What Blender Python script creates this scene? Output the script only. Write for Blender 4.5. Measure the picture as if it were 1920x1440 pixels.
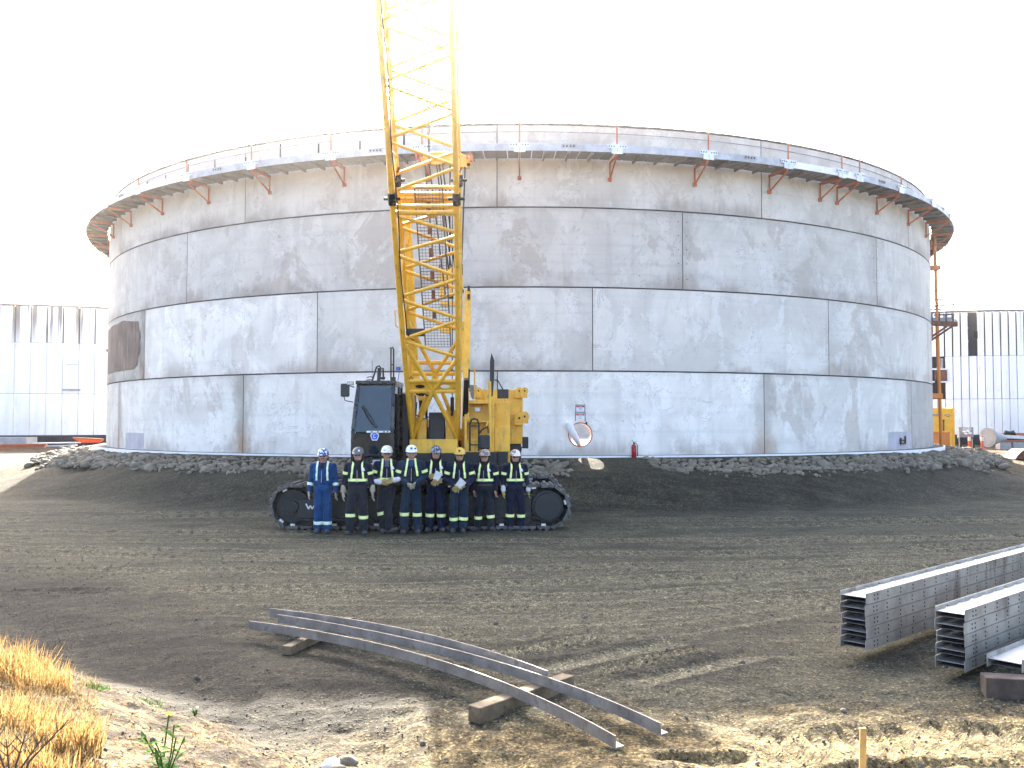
import bpy, bmesh, math, random
import numpy as np
from mathutils import Vector, Matrix, noise as mnoise
for o in list(bpy.data.objects): bpy.data.objects.remove(o)
S = bpy.context.scene
COL = S.collection
PI = math.pi
# ---------------------------------------------------------------- camera, sky, sun, exposure
CAMZ, PITCH, FPX = 2.45, 0.0397, 1750.0
cd = bpy.data.cameras.new('camera'); cam = bpy.data.objects.new('camera', cd); COL.objects.link(cam)
cam.location = (0, 0, CAMZ); cam.rotation_euler = (PI/2+PITCH, 0, 0)
cd.sensor_width = 36; cd.lens = FPX/1920*36; cd.clip_start = 0.1; cd.clip_end = 3000
S.camera = cam
SUN_EL, SUN_AZ = math.radians(28.75), math.radians(-9.0)      # azimuth from +Y towards +X
W = bpy.data.worlds.new('World'); S.world = W; W.use_nodes = True
wn = W.node_tree.nodes; wl = W.node_tree.links
bgn = wn['Background']; skyn = wn.new('ShaderNodeTexSky'); skyn.sky_type = 'NISHITA'
skyn.sun_disc = False; skyn.sun_elevation = SUN_EL; skyn.sun_rotation = SUN_AZ
skyn.air_density = 0.75; skyn.dust_density = 6.0; skyn.ozone_density = 0.3; skyn.altitude = 300
wl.new(skyn.outputs[0], bgn.inputs[0]); bgn.inputs[1].default_value = 0.15
sl = bpy.data.lights.new('sun', 'SUN'); sl.energy = 5.0; sl.angle = math.radians(0.5); sl.color = (1, .93, .82)
sun = bpy.data.objects.new('sun', sl); COL.objects.link(sun)
sdir = Vector((math.sin(SUN_AZ)*math.cos(SUN_EL), math.cos(SUN_AZ)*math.cos(SUN_EL), math.sin(SUN_EL)))
sun.rotation_euler = sdir.to_track_quat('Z', 'Y').to_euler(); sun.location = sdir*60
S.view_settings.view_transform = 'Standard'; S.view_settings.look = 'None'
S.view_settings.exposure = 2.92; S.view_settings.gamma = 1; S.view_settings.use_curve_mapping = False
S.render.engine = 'CYCLES'
S.cycles.max_bounces = 6; S.cycles.diffuse_bounces = 3; S.cycles.glossy_bounces = 3; S.cycles.transmission_bounces = 4
S.cycles.volume_bounces = 0; S.cycles.transparent_max_bounces = 6
S.cycles.use_denoising = True; S.cycles.use_adaptive_sampling = True; S.cycles.adaptive_threshold = 0.02
S.cycles.sample_clamp_indirect = 8
# ---------------------------------------------------------------- helpers
rng = np.random.default_rng(7); random.seed(7)
WLOC = {}                                                    # world location of every object built
def V(*a): return Vector(a)
def P(px, py, Y):
    """world point seen at photo pixel (px, py) at distance Y"""
    dx = (px-960)/FPX; dz = -(py-720)/FPX
    c, s = math.cos(PITCH), math.sin(PITCH)
    y = c-dz*s; z = s+dz*c; t = Y/y
    return Vector((dx*t, Y, CAMZ+z*t))
def tags(o, label=None, cat=None, group=None, kind=None):
    if label: o['label'] = label
    if cat: o['category'] = cat
    if group: o['group'] = group
    if kind: o['kind'] = kind
    return o
def empty(name, loc, label=None, cat=None, group=None, parent=None):
    o = bpy.data.objects.new(name, None); COL.objects.link(o); loc = Vector(loc); o.empty_display_size = .2
    place(o, loc, parent); return tags(o, label, cat, group)
def place(o, loc, parent=None):
    loc = Vector(loc)
    if parent is not None:
        o.parent = parent; o.location = loc-WLOC[parent.name]
    else: o.location = loc
    WLOC[o.name] = loc
def inst(src, name, loc, parent=None, rot=None, scale=None):
    o = src.copy(); o.name = name; COL.objects.link(o); o.parent = None; place(o, loc, parent)
    if rot is not None: o.rotation_euler = rot
    if scale is not None: o.scale = scale
    return o
class MB:
    def __init__(s): s.v = []; s.f = []; s.m = []
    def add(s, vs, fs, mi=0):
        b = len(s.v); s.v += [tuple(v) for v in vs]
        for f in fs: s.f.append(tuple(i+b for i in f)); s.m.append(mi)
        return s
    def box(s, c, d, rot=None, mi=0):
        c = Vector(c); vs = []
        for x in (-.5, .5):
            for y in (-.5, .5):
                for z in (-.5, .5):
                    p = Vector((x*d[0], y*d[1], z*d[2])); vs.append(c+(rot@p if rot is not None else p))
        return s.add(vs, [(0,1,3,2),(4,6,7,5),(0,4,5,1),(2,3,7,6),(0,2,6,4),(1,5,7,3)], mi)
    def bx(s, x0, x1, y0, y1, z0, z1, mi=0):
        return s.box(((x0+x1)/2,(y0+y1)/2,(z0+z1)/2), (abs(x1-x0),abs(y1-y0),abs(z1-z0)), None, mi)
    def frame(s, p0, p1, up=None):
        d = (Vector(p1)-Vector(p0)); L = d.length; d.normalize()
        u = Vector(up) if up is not None else (Vector((0,0,1)) if abs(d.z) < .95 else Vector((0,1,0)))
        a = d.cross(u).normalized(); b = a.cross(d).normalized()
        return d, a, b, L
    def bar(s, p0, p1, w, h, up=None, mi=0):
        p0, p1 = Vector(p0), Vector(p1); d, a, b, L = s.frame(p0, p1, up)
        q = [a*(-w/2)-b*(h/2), a*(w/2)-b*(h/2), a*(w/2)+b*(h/2), a*(-w/2)+b*(h/2)]
        return s.add([p0+k for k in q]+[p1+k for k in q], [(3,2,1,0),(4,5,6,7),(0,1,5,4),(1,2,6,5),(2,3,7,6),(3,0,4,7)], mi)
    def tube(s, p0, p1, r, n=8, r2=None, mi=0, caps=True):
        p0, p1 = Vector(p0), Vector(p1); d, a, b, L = s.frame(p0, p1); r2 = r if r2 is None else r2
        vs = []
        for p, q in ((p0, r), (p1, r2)):
            for k in range(n):
                t = 2*PI*k/n; vs.append(p+(a*math.cos(t)+b*math.sin(t))*q)
        fs = [(k, (k+1) % n, n+(k+1) % n, n+k) for k in range(n)]
        if caps: fs += [tuple(range(n-1, -1, -1)), tuple(range(n, 2*n))]
        return s.add(vs, fs, mi)
    def path(s, pts, r, n=6, mi=0, closed=False):
        pts = [Vector(p) for p in pts]; N = len(pts); vs = []; ref = None
        for i, p in enumerate(pts):
            t = (pts[(i+1) % N]-pts[i-1]) if closed else (pts[min(i+1, N-1)]-pts[max(i-1, 0)])
            t.normalize()
            if ref is None: ref = t.orthogonal()
            a = (ref-t*ref.dot(t)); a = a.normalized() if a.length > 1e-6 else t.orthogonal().normalized(); ref = a; b = t.cross(a)
            rr = r[i] if isinstance(r, (list, tuple)) else r
            for k in range(n):
                q = 2*PI*k/n; vs.append(p+(a*math.cos(q)+b*math.sin(q))*rr)
        fs = []
        for i in range(N if closed else N-1):
            j = (i+1) % N
            for k in range(n): fs.append((i*n+k, i*n+(k+1) % n, j*n+(k+1) % n, j*n+k))
        if not closed: fs += [tuple(range(n-1, -1, -1)), tuple((N-1)*n+k for k in range(n))]
        return s.add(vs, fs, mi)
    def prism(s, poly, ext, mi=0):
        n = len(poly); poly = [Vector(p) for p in poly]; e = Vector(ext)
        return s.add(poly+[p+e for p in poly], [tuple(range(n-1,-1,-1)), tuple(range(n, 2*n))]+[(k,(k+1)%n,n+(k+1)%n,n+k) for k in range(n)], mi)
    def disc(s, c, nrm, r, th=.004, n=16, mi=0):
        c = Vector(c); nrm = Vector(nrm).normalized(); return s.tube(c, c+nrm*th, r, n, mi=mi)
    def ell(s, c, r, nu=14, nv=8, v0=-PI/2, v1=PI/2, mi=0):
        vs = []
        for j in range(nv+1):
            t = v0+(v1-v0)*j/nv
            for i in range(nu):
                q = 2*PI*i/nu; vs.append((c[0]+r[0]*math.cos(t)*math.cos(q), c[1]+r[1]*math.cos(t)*math.sin(q), c[2]+r[2]*math.sin(t)))
        return s.add(vs, [(j*nu+i, j*nu+(i+1) % nu, (j+1)*nu+(i+1) % nu, (j+1)*nu+i) for j in range(nv) for i in range(nu)], mi)
    def build(s, name, mats, parent=None, smooth=False, bevel=0, loc=None, label=None, cat=None, group=None, kind=None, solid=0):
        me = bpy.data.meshes.new(name); a = np.array(s.v, dtype=np.float64)
        c = Vector(loc) if loc is not None else Vector((a.min(0)+a.max(0))/2)
        me.from_pydata([tuple(v) for v in (a-np.array(c))], [], s.f)
        for m in (mats if isinstance(mats, (list, tuple)) else [mats]): me.materials.append(m)
        if any(s.m): me.polygons.foreach_set('material_index', s.m)
        bm = bmesh.new(); bm.from_mesh(me); bmesh.ops.recalc_face_normals(bm, faces=bm.faces); bm.to_mesh(me); bm.free()
        if smooth: smooth_by_angle(me)
        o = bpy.data.objects.new(name, me); COL.objects.link(o); place(o, c, parent)
        if bevel:
            b = o.modifiers.new('bevel', 'BEVEL'); b.width = bevel; b.segments = 2; b.limit_method = 'ANGLE'; b.angle_limit = .6
        if solid:
            b = o.modifiers.new('solid', 'SOLIDIFY'); b.thickness = solid; b.offset = 0
        return tags(o, label, cat, group, kind)
def smooth_by_angle(me, ang=40):
    me.polygons.foreach_set('use_smooth', [True]*len(me.polygons))
    try: me.set_sharp_from_angle(angle=math.radians(ang))
    except Exception: pass
def text_mesh(name, txt, size, origin, right, up, mat, parent, depth=.004, label=None, squash=1.0):
    """flat lettering: origin = middle of the line, on the plane spanned by right and up"""
    cu = bpy.data.curves.new(name, 'FONT'); cu.body = txt; cu.size = size; cu.align_x = 'CENTER'; cu.align_y = 'CENTER'; cu.extrude = depth/2
    t = bpy.data.objects.new('tmp_text', cu); COL.objects.link(t)
    me = bpy.data.meshes.new_from_object(t.evaluated_get(bpy.context.evaluated_depsgraph_get()))
    bpy.data.objects.remove(t); me.name = name
    r = Vector(right).normalized(); u = Vector(up).normalized(); n = r.cross(u)
    M = Matrix((r*squash, u, n)).transposed().to_4x4(); me.transform(M)
    me.materials.clear(); me.materials.append(mat)
    o = bpy.data.objects.new(name, me); COL.objects.link(o); place(o, Vector(origin)+n*depth, parent)
    if label: o['label'] = label
    return o
# ---------------------------------------------------------------- materials
class NT:
    def __init__(s, name):
        s.m = bpy.data.materials.new(name); s.m.use_nodes = True; s.t = s.m.node_tree; s.n = s.t.nodes; s.b = s.n['Principled BSDF']
        s.out = s.n['Material Output']
    def set(s, sock, v):
        if isinstance(v, bpy.types.NodeSocket): s.t.links.new(v, sock)
        elif v is not None:
            if isinstance(v, (tuple, list)) and len(v) == 3 and sock.type == 'RGBA': v = (*v, 1)
            sock.default_value = v
    def node(s, typ, ins=None, out=0, **kw):
        n = s.n.new('ShaderNode'+typ)
        for k, v in kw.items(): setattr(n, k, v)
        for k, v in (ins or {}).items(): s.set(n.inputs[k], v)
        return n.outputs[out]
    def coord(s, which='Object'):
        return s.node('TexCoord', out=['Generated','Normal','UV','Object'].index(which))
    def pos(s): return s.node('NewGeometry', out=0)
    def scale(s, vec, sc, loc=(0,0,0)): return s.node('Mapping', {0: vec, 1: loc, 3: sc})
    def noise(s, vec, scale, detail=4, rough=.55, dist=0.): return s.node('TexNoise', {'Vector': vec, 'Scale': scale, 'Detail': detail, 'Roughness': rough, 'Distortion': dist})
    def ramp(s, f, a, b): return s.node('MapRange', {0: f, 1: a, 2: b, 3: 0., 4: 1.}, interpolation_type='SMOOTHSTEP')
    def math(s, op, a, b=None, c=None):
        d = {0: a}
        if b is not None: d[1] = b
        if c is not None: d[2] = c
        return s.node('Math', d, operation=op)
    def mul(s, *a):
        r = a[0]
        for x in a[1:]: r = s.math('MULTIPLY', r, x)
        return r
    def mix(s, f, a, b, mode='MIX'):
        n = s.n.new('ShaderNodeMix'); n.data_type = 'RGBA'; n.blend_type = mode
        s.set(n.inputs[0], f); s.set(n.inputs[6], a); s.set(n.inputs[7], b); return n.outputs[2]
    def bump(s, h, strength=.3, dist=.02, normal=None):
        d = {'Height': h, 'Strength': strength, 'Distance': dist}
        if normal is not None: d['Normal'] = normal
        return s.node('Bump', d)
    def p(s, **kw):
        for k, v in kw.items(): s.set(s.b.inputs[k.replace('_', ' ')], v)
        return s
def simple(name, col, rough=.6, metal=0., var=.25, dirt=None, scale=6., bump=.0, spec=None, dirt_amt=.5, streak=False, chips=0):
    """painted or bare surface with tonal variation, dirt blotches and fine relief"""
    t = NT(name); co = t.coord('Object'); r = t.node('ObjectInfo', out=5)
    off = t.node('VectorMath', {0: co, 1: t.node('CombineXYZ', {0: t.mul(r, 37.), 1: t.mul(r, 91.), 2: t.mul(r, 53.)})}, operation='ADD')
    n1 = t.noise(off, scale, 5, .6); n2 = t.noise(t.scale(off, (1, 1, .18)) if streak else off, scale*3.3, 4, .65)
    c = t.mix(t.ramp(n1, .3, .72), tuple(x*(1-var) for x in col), tuple(min(1, x*(1+var*.6)) for x in col))
    if chips: c = t.mix(t.mul(t.ramp(t.noise(off, scale*5, 5, .75), .63, .66), chips), c, (.10,.045,.02))
    if dirt is None: dirt = tuple(x*.4+.02 for x in col)
    c = t.mix(t.mul(t.ramp(n2, .52, .75), dirt_amt), c, dirt)
    t.p(Base_Color=c, Roughness=t.node('MapRange', {0: n2, 1: .2, 2: .8, 3: max(.05, rough-.12), 4: min(1, rough+.15)}), Metallic=metal)
    if spec is not None: t.p(**{'Specular_IOR_Level': spec})
    if bump: t.p(Normal=t.bump(t.noise(off, scale*9, 3, .6), bump, .01))
    return t.m
M = {}
M['yellow'] = simple('crane_yellow_paint', (.77,.43,.042), .42, var=.14, dirt=(.28,.16,.035), scale=3.5, dirt_amt=.6, streak=True, chips=.8)
M['yellow_tank'] = simple('yellow_container_paint', (.80,.42,.02), .5, var=.1, dirt=(.4,.2,.04), scale=2, dirt_amt=.3)
M['black'] = simple('black_painted_steel', (.008,.010,.014), .45, var=.3, dirt=(.028,.025,.022), scale=4, dirt_amt=.5)
M['cabblack'] = simple('dark_cab_paint', (.006,.010,.018), .25, var=.2, dirt=(.03,.03,.03), scale=3, dirt_amt=.3)
M['trackblack'] = simple('worn_track_steel', (.011,.012,.013), .55, metal=.1, var=.4, dirt=(.085,.070,.050), scale=5, dirt_amt=.85, bump=.4)
M['grouser'] = simple('polished_grouser_steel', (.10,.098,.094), .42, metal=.5, var=.5, dirt=(.085,.072,.054), scale=9, dirt_amt=.8, bump=.4)
M['shiny'] = simple('bright_worn_steel', (.75,.75,.75), .3, metal=.6, var=.1, scale=9)
M['rubber'] = simple('black_rubber_hose', (.012,.012,.013), .6, var=.2)
M['rope'] = simple('dark_wire_rope', (.03,.028,.027), .5, metal=.3, var=.3, scale=30)
M['galv'] = simple('galvanised_steel', (.56,.58,.61), .42, metal=.75, var=.18, dirt=(.36,.37,.39), scale=5, dirt_amt=.7, bump=.08)
M['galvdull'] = simple('weathered_galvanised_deck', (.30,.31,.33), .55, metal=.4, var=.3, dirt=(.16,.15,.145), scale=3, dirt_amt=.7)
M['deck'] = simple('shaded_deck_planks', (.11,.11,.115), .6, metal=.1, var=.3, dirt=(.06,.058,.055), scale=3, dirt_amt=.7)  # galvanised planks with the shade under the walkway put into their colour
M['kick'] = simple('galvanised_kick_board', (.40,.415,.44), .5, metal=.5, var=.22, dirt=(.26,.265,.28), scale=3, dirt_amt=.7)
M['orange'] = simple('orange_primer_steel', (.46,.12,.04), .6, var=.2, dirt=(.22,.07,.04), scale=4, dirt_amt=.5)
M['orangepipe'] = simple('orange_painted_post', (.62,.21,.03), .55, var=.25, dirt=(.45,.10,.05), scale=.6, dirt_amt=.7)
M['rust'] = simple('rusty_brown_steel', (.16,.065,.035), .8, var=.4, dirt=(.06,.03,.02), scale=6, bump=.3)
M['darkhole'] = simple('dark_hole', (.01,.01,.012), .9, var=.1)
M['white'] = simple('white_paint', (.78,.78,.77), .55, var=.06, dirt=(.5,.48,.44), scale=3, dirt_amt=.4)
M['grey'] = simple('grey_paint', (.22,.23,.25), .6, var=.2, scale=3)
M['red'] = simple('red_enamel', (.30,.012,.012), .3, var=.15, dirt=(.12,.01,.01), scale=9, dirt_amt=.3)
M['signred'] = simple('danger_sign_red', (.45,.02,.04), .5, var=.08)
M['bluelogo'] = simple('badge_blue', (.015,.09,.55), .35, var=.05)
M['timber'] = simple('weathered_timber', (.17,.125,.07), .8, var=.4, dirt=(.06,.045,.03), scale=5, dirt_amt=.8, bump=.4)
M['timberred'] = simple('brown_treated_timber', (.068,.050,.037), .85, var=.35, dirt=(.07,.04,.03), scale=6, dirt_amt=.8, bump=.5)
M['stake'] = simple('yellow_pine_lath', (.55,.33,.10), .7, var=.25, dirt=(.35,.2,.08), scale=8, dirt_amt=.5, bump=.2)
M['greyduct'] = simple('grey_sheet_duct', (.36,.35,.345), .6, var=.2, scale=2)
M['delin'] = simple('orange_delineator_plastic', (.75,.10,.03), .5, var=.08)
M['sealant'] = simple('dark_joint_grout', (.055,.05,.047), .9, var=.45, dirt=(.13,.10,.07), scale=1.5, dirt_amt=.6)
M['mesh'] = simple('grey_catwalk_mesh', (.16,.155,.14), .6, var=.3, scale=3)
M['screen'] = simple('cab_interior_dark', (.03,.03,.032), .8, var=.2)
def glass(name, tint, alpha):
    t = NT(name); g = t.n.new('ShaderNodeBsdfGlossy'); g.inputs['Roughness'].default_value = .03; g.inputs[0].default_value = (.9,.95,1,1)
    tr = t.n.new('ShaderNodeBsdfTransparent'); tr.inputs[0].default_value = (*tint, 1)
    d = t.n.new('ShaderNodeBsdfDiffuse'); d.inputs[0].default_value = (.012,.035,.045,1)
    m1 = t.n.new('ShaderNodeMixShader'); m1.inputs[0].default_value = alpha; t.t.links.new(tr.outputs[0], m1.inputs[1]); t.t.links.new(d.outputs[0], m1.inputs[2])
    fr = t.node('Fresnel', {'IOR': 1.5}); m2 = t.n.new('ShaderNodeMixShader'); t.t.links.new(fr, m2.inputs[0])
    t.t.links.new(m1.outputs[0], m2.inputs[1]); t.t.links.new(g.outputs[0], m2.inputs[2]); t.t.links.new(m2.outputs[0], t.out.inputs[0])
    return t.m
M['glass'] = glass('tinted_cab_glass', (.20,.37,.43), .50)
M['lens'] = simple('clear_lens', (.5,.5,.48), .15, var=.1)
def concrete(name):
    t = NT(name); uv = t.node('UVMap', uv_map='UVMap'); e = t.node('UVMap', uv_map='EdgeUV')
    oi = t.n.new('ShaderNodeObjectInfo'); rnd = oi.outputs['Random']; sep = t.n.new('ShaderNodeSeparateColor'); t.t.links.new(oi.outputs['Color'], sep.inputs[0])
    light, stain, rust = sep.outputs[0], sep.outputs[1], sep.outputs[2]
    off = t.node('VectorMath', {0: uv, 1: t.node('CombineXYZ', {0: t.mul(rnd, 173.), 1: t.mul(rnd, 71.), 2: t.mul(rnd, 31.)})}, operation='ADD')
    es = t.n.new('ShaderNodeSeparateXYZ'); t.t.links.new(e, es.inputs[0]); eu, ev = es.outputs[0], es.outputs[1]
    big = t.noise(off, .42, 6, .62, .7); mid = t.noise(t.scale(off, (1.3,.8,1)), 1.1, 6, .65, .4)
    streak = t.noise(t.scale(off, (2.6,.16,1)), 1., 5, .6); board = t.noise(t.scale(off, (.12,5.5,1)), 1., 3, .5); fine = t.noise(off, 9., 5, .7)
    c = t.mix(t.ramp(big, .36, .62), (.53,.503,.452), (.64,.610,.550))
    c = t.mix(t.mul(t.ramp(mid, .535, .585), .45), c, (.71,.683,.632))                     # pale laitance patches with crisp edges
    c = t.mix(t.mul(t.ramp(t.noise(t.scale(off, (1,.7,1)), .50, 7, .68, .5), .545, .585), stain, .85), c, (.45,.40,.345)); c = t.mix(t.mul(t.ramp(t.noise(t.scale(off, (.8,.5,1)), .8, 6, .7, .3), .60, .70), stain, .5), c, (.36,.31,.285))      # tan damp patches
    c = t.mix(t.mul(t.ramp(streak, .52, .72), .22), c, (.33,.31,.29)); c = t.mix(t.mul(t.ramp(board, .5, .75), .16), c, (.33,.33,.34))
    c = t.mix(t.mul(t.ramp(fine, .60, .76), .25), c, (.26,.255,.25))
    # hairline cracks / drip outlines: thin iso-lines of a warped noise
    iso = t.math('ABSOLUTE', t.math('SUBTRACT', t.noise(off, .9, 6, .7, .8), .5))
    c = t.mix(t.mul(t.ramp(iso, .008, .0), t.ramp(mid, .42, .54), .6), c, (.22,.205,.20))
    # dirt along bottom / top edges and the two end joints
    wob = t.math('MULTIPLY', t.math('SUBTRACT', t.noise(off, 1.6, 5, .65), .5), .22); wob2 = t.math('MULTIPLY', t.math('SUBTRACT', t.noise(t.scale(off, (3,.4,1)), 1.6, 5, .65), .5), .35)
    bot = t.mul(t.ramp(t.math('ADD', ev, wob2), .24, .0), t.ramp(t.noise(off, .45, 4, .6), .42, .60)); top = t.ramp(t.math('ADD', ev, wob), .90, 1.03)
    c = t.mix(t.mul(bot, .7), c, (.29,.245,.21)); c = t.mix(t.mul(top, stain, .5), c, (.34,.30,.28))
    lip = t.ramp(t.math('ABSOLUTE', t.math('SUBTRACT', ev, .5)), .488, .4995)
    c = t.mix(t.mul(lip, t.ramp(mid, .45, .6), .7), c, (.10,.09,.08))
    dx = t.math('MULTIPLY', t.math('SUBTRACT', .5, t.math('ABSOLUTE', t.math('SUBTRACT', eu, .5))), 9.)   # metres from the nearer end
    j = t.mul(t.ramp(t.math('ADD', dx, t.math('MULTIPLY', t.math('SUBTRACT', t.noise(t.scale(off, (1.5,.7,1)), 1.3, 6, .7), .5), 1.6)), .75, .0), rust)
    c = t.mix(t.mul(j, .8), c, t.mix(t.ramp(t.math('ADD', ev, wob), .45, .12), (.27,.24,.20), (.24,.13,.06)))
    specks = t.node('TexVoronoi', {'Vector': off, 'Scale': 1.3}, feature='F1')
    c = t.mix(t.mul(t.ramp(specks, .035, .02), .7), c, (.08,.075,.07))
    lf = t.node('CombineColor', {0: light, 1: light, 2: light}); c = t.mix(1., c, lf, 'MULTIPLY')
    c = t.mix(t.ramp(t.math('ABSOLUTE', t.math('SUBTRACT', ev, .5)), .4935, .4985), c, (.16,.145,.13))
    h = t.math('ADD', t.mul(fine, .5), t.mul(mid, .7))
    t.p(Base_Color=c, Roughness=.85, Normal=t.bump(h, .25, .012)); t.p(**{'Specular_IOR_Level': .3})
    return t.m
M['concrete'] = concrete('precast_concrete')
M['rawconcrete'] = simple('raw_concrete', (.42,.41,.40), .9, var=.2, scale=1.2, bump=.2)
M['brownstain'] = None
def rockmat():
    t = NT('riprap_stone'); co = t.coord('Object'); r = t.node('ObjectInfo', out=5)
    ps = t.pos(); n = t.noise(ps, 5., 6, .65); n2 = t.noise(ps, 1.6, 3, .6); n3 = t.noise(ps, 28., 4, .7)
    v = t.node('TexVoronoi', {'Vector': ps, 'Scale': 2.4}, out=1)
    sp = t.n.new('ShaderNodeSeparateColor'); t.t.links.new(v, sp.inputs[0])
    k = t.math('FRACT', t.math('ADD', t.mul(sp.outputs[0], 1.), t.mul(r, 3.7)))
    c = t.mix(k, (.100,.084,.058), (.205,.173,.122)); c = t.mix(t.mul(t.ramp(n, .45, .68), .6), c, (.24,.205,.148)); c = t.mix(t.mul(t.ramp(n2, .5, .7), .5), c, (.09,.075,.058))
    c = t.mix(t.mul(t.ramp(n3, .55, .75), .4), c, (.06,.055,.05))
    t.p(Base_Color=c, Roughness=.9, Normal=t.bump(t.math('ADD', n, t.mul(n3, .4)), .5, .03)); return t.m
M['rock'] = rockmat()
def cladding(name, dark):
    t = NT(name); ps = t.pos(); r = t.node('ObjectInfo', out=5); sx = t.n.new('ShaderNodeSeparateXYZ'); t.t.links.new(ps, sx.inputs[0]); z = sx.outputs[2]
    st = t.noise(t.scale(ps, (2.2,2.2,.10)), 1., 5, .6); bl = t.noise(ps, .35, 4, .6); fine = t.noise(t.scale(ps, (5,5,1.)), 1., 4, .6)
    c = t.mix(t.ramp(st, .35, .7), (.90,.89,.87), (.80,.79,.77)); c = t.mix(t.mul(t.ramp(bl, .45, .7), .3), c, (.62,.61,.60))
    c = t.mix(t.mul(t.ramp(fine, .58, .74), .35), c, (.42,.41,.40))
    drip = t.mul(t.ramp(z, 7.5, 10.8), t.ramp(t.noise(t.scale(ps, (1.9,1.9,.05)), 1., 4, .6),   .555, .60)); c = t.mix(t.mul(drip, dark), c, (.035,.035,.045))
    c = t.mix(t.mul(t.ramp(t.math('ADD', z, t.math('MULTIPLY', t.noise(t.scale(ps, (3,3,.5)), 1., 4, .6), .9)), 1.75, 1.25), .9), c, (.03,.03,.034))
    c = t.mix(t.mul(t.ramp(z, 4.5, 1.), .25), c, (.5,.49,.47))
    t.p(Base_Color=c, Roughness=.6); return t.m
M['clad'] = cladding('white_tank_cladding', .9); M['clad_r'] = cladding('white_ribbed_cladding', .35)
# ---------------------------------------------------------------- ground
TCX, TCY, TR = 0.34, 49.0, 19.83
ZB, ZJ = 1.35, [1.35, 4.02, 6.66, 9.19, 11.82]
def sst(x, a, b):
    t = np.clip((x-a)/(b-a), 0, 1); return t*t*(3-2*t)
_perm = rng.permutation(1024)
def vnoise(x, y):
    xi = np.floor(x).astype(int); yi = np.floor(y).astype(int); fx = x-xi; fy = y-yi
    fx = fx*fx*(3-2*fx); fy = fy*fy*(3-2*fy)
    h = lambda a, b: _perm[(_perm[a & 1023]+b) & 1023]/1023.
    return (h(xi,yi)*(1-fx)+h(xi+1,yi)*fx)*(1-fy)+(h(xi,yi+1)*(1-fx)+h(xi+1,yi+1)*fx)*fy
def fbm(x, y, sc, oc=4, g=.5):
    r = 0; a = 1; n = 0
    for k in range(oc): r = r+a*(vnoise(x*sc+17*k, y*sc+31*k)-.5); n += a; a *= g; sc *= 2.07
    return r/n
EDGE = [(-14.,17.8), (-8.,12.7), (-5.8,10.7), (-3.27,8.5), (-1.4,6.9), (.6,5.1), (4.,2.)]
def bank_d(x, y):
    """signed distance from the toe of the grassy bank, positive on the bank (towards the camera)"""
    best = None
    for (ax, ay), (bx_, by_) in zip(EDGE[:-1], EDGE[1:]):
        dx, dy = bx_-ax, by_-ay; L2 = dx*dx+dy*dy; t = np.clip(((x-ax)*dx+(y-ay)*dy)/L2, 0, 1)
        ex, ey = x-(ax+t*dx), y-(ay+t*dy); d = np.hypot(ex, ey); sg = np.sign(dx*(y-ay)-dy*(x-ax))*-1
        best = (d, d*sg) if best is None else (np.minimum(best[0], d), np.where(d < best[0], d*sg, best[1]))
    return best[1]
def base_h(x, y):
    r = np.hypot(x-TCX, y-TCY)
    m = np.where(r < TR+.5, 1.32, 1.32-.36*sst(r, TR+.5, TR+1.7)-.96*sst(r, TR+1.9, TR+4.7))
    an = np.degrees(np.arctan2(x-TCX, TCY-y)); path = sst(an, 2., 4.)*(1-sst(an, 10., 12.))      # beaten path in front of the hatch keeps its full height
    m = m+path*(np.where(r < TR+.7, 1.32, 1.32-.30*sst(r, TR+.7, TR+2.5)-1.02*sst(r, TR+2.1, TR+4.4))-m)
    back = .55*sst(y, 31, 52)*(1-.0*x)
    z = m+back*(1-np.clip(m/1.32, 0, 1))
    d = bank_d(x, y)
    z = z+np.where(d > 0, np.minimum(.32*d, .95)*sst(d, 0, .5), 0)-.13*np.exp(-((d+.45)/.5)**2)*sst(y, 4, 7)
    return z
TRK = [  # tyre / crawler tracks as y = a + b x + c x^2, half width, tread period, depth, x range
 (23.3,-.02,.004,.26,.30,.030,2.2,14), (21.6,.045,.005,.26,.30,.026,2.0,14), (19.2,.03,.004,.24,.22,.018,-14,14), (17.4,-.02,.006,.24,.22,.018,-14,14),
 (15.6,.10,.012,.22,.20,.016,-9,10), (14.2,.16,.010,.22,.20,.016,-8,9), (13.1,-.03,.02,.30,.17,.016,-4,6), (12.2,.05,.012,.30,.17,.015,-5,3), (23.0,-.35,-.012,.30,.4,.02,-14,-5), (11.3,.33,.01,.22,.2,.015,0,8), (12.6,.36,.005,.22,.2,.015,0,8), (18.2,.16,.0,.3,.25,.02,3,14), (16.6,.2,.0,.3,.25,.02,3,14), (20.3,-.055,-.002,.30,.30,.02,-14,-3), (24.6,-.03,-.012,.28,.35,.02,-14,-4), (14.9,.27,-.004,.20,.18,.015,1,13), (13.7,.30,.0,.20,.18,.015,1,12), (10.9,.05,.03,.25,.16,.015,-4,2.5), (9.9,.55,.02,.2,.2,.012,.5,6), (16.2,-.09,.006,.22,.2,.015,-12,-1)]
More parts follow.
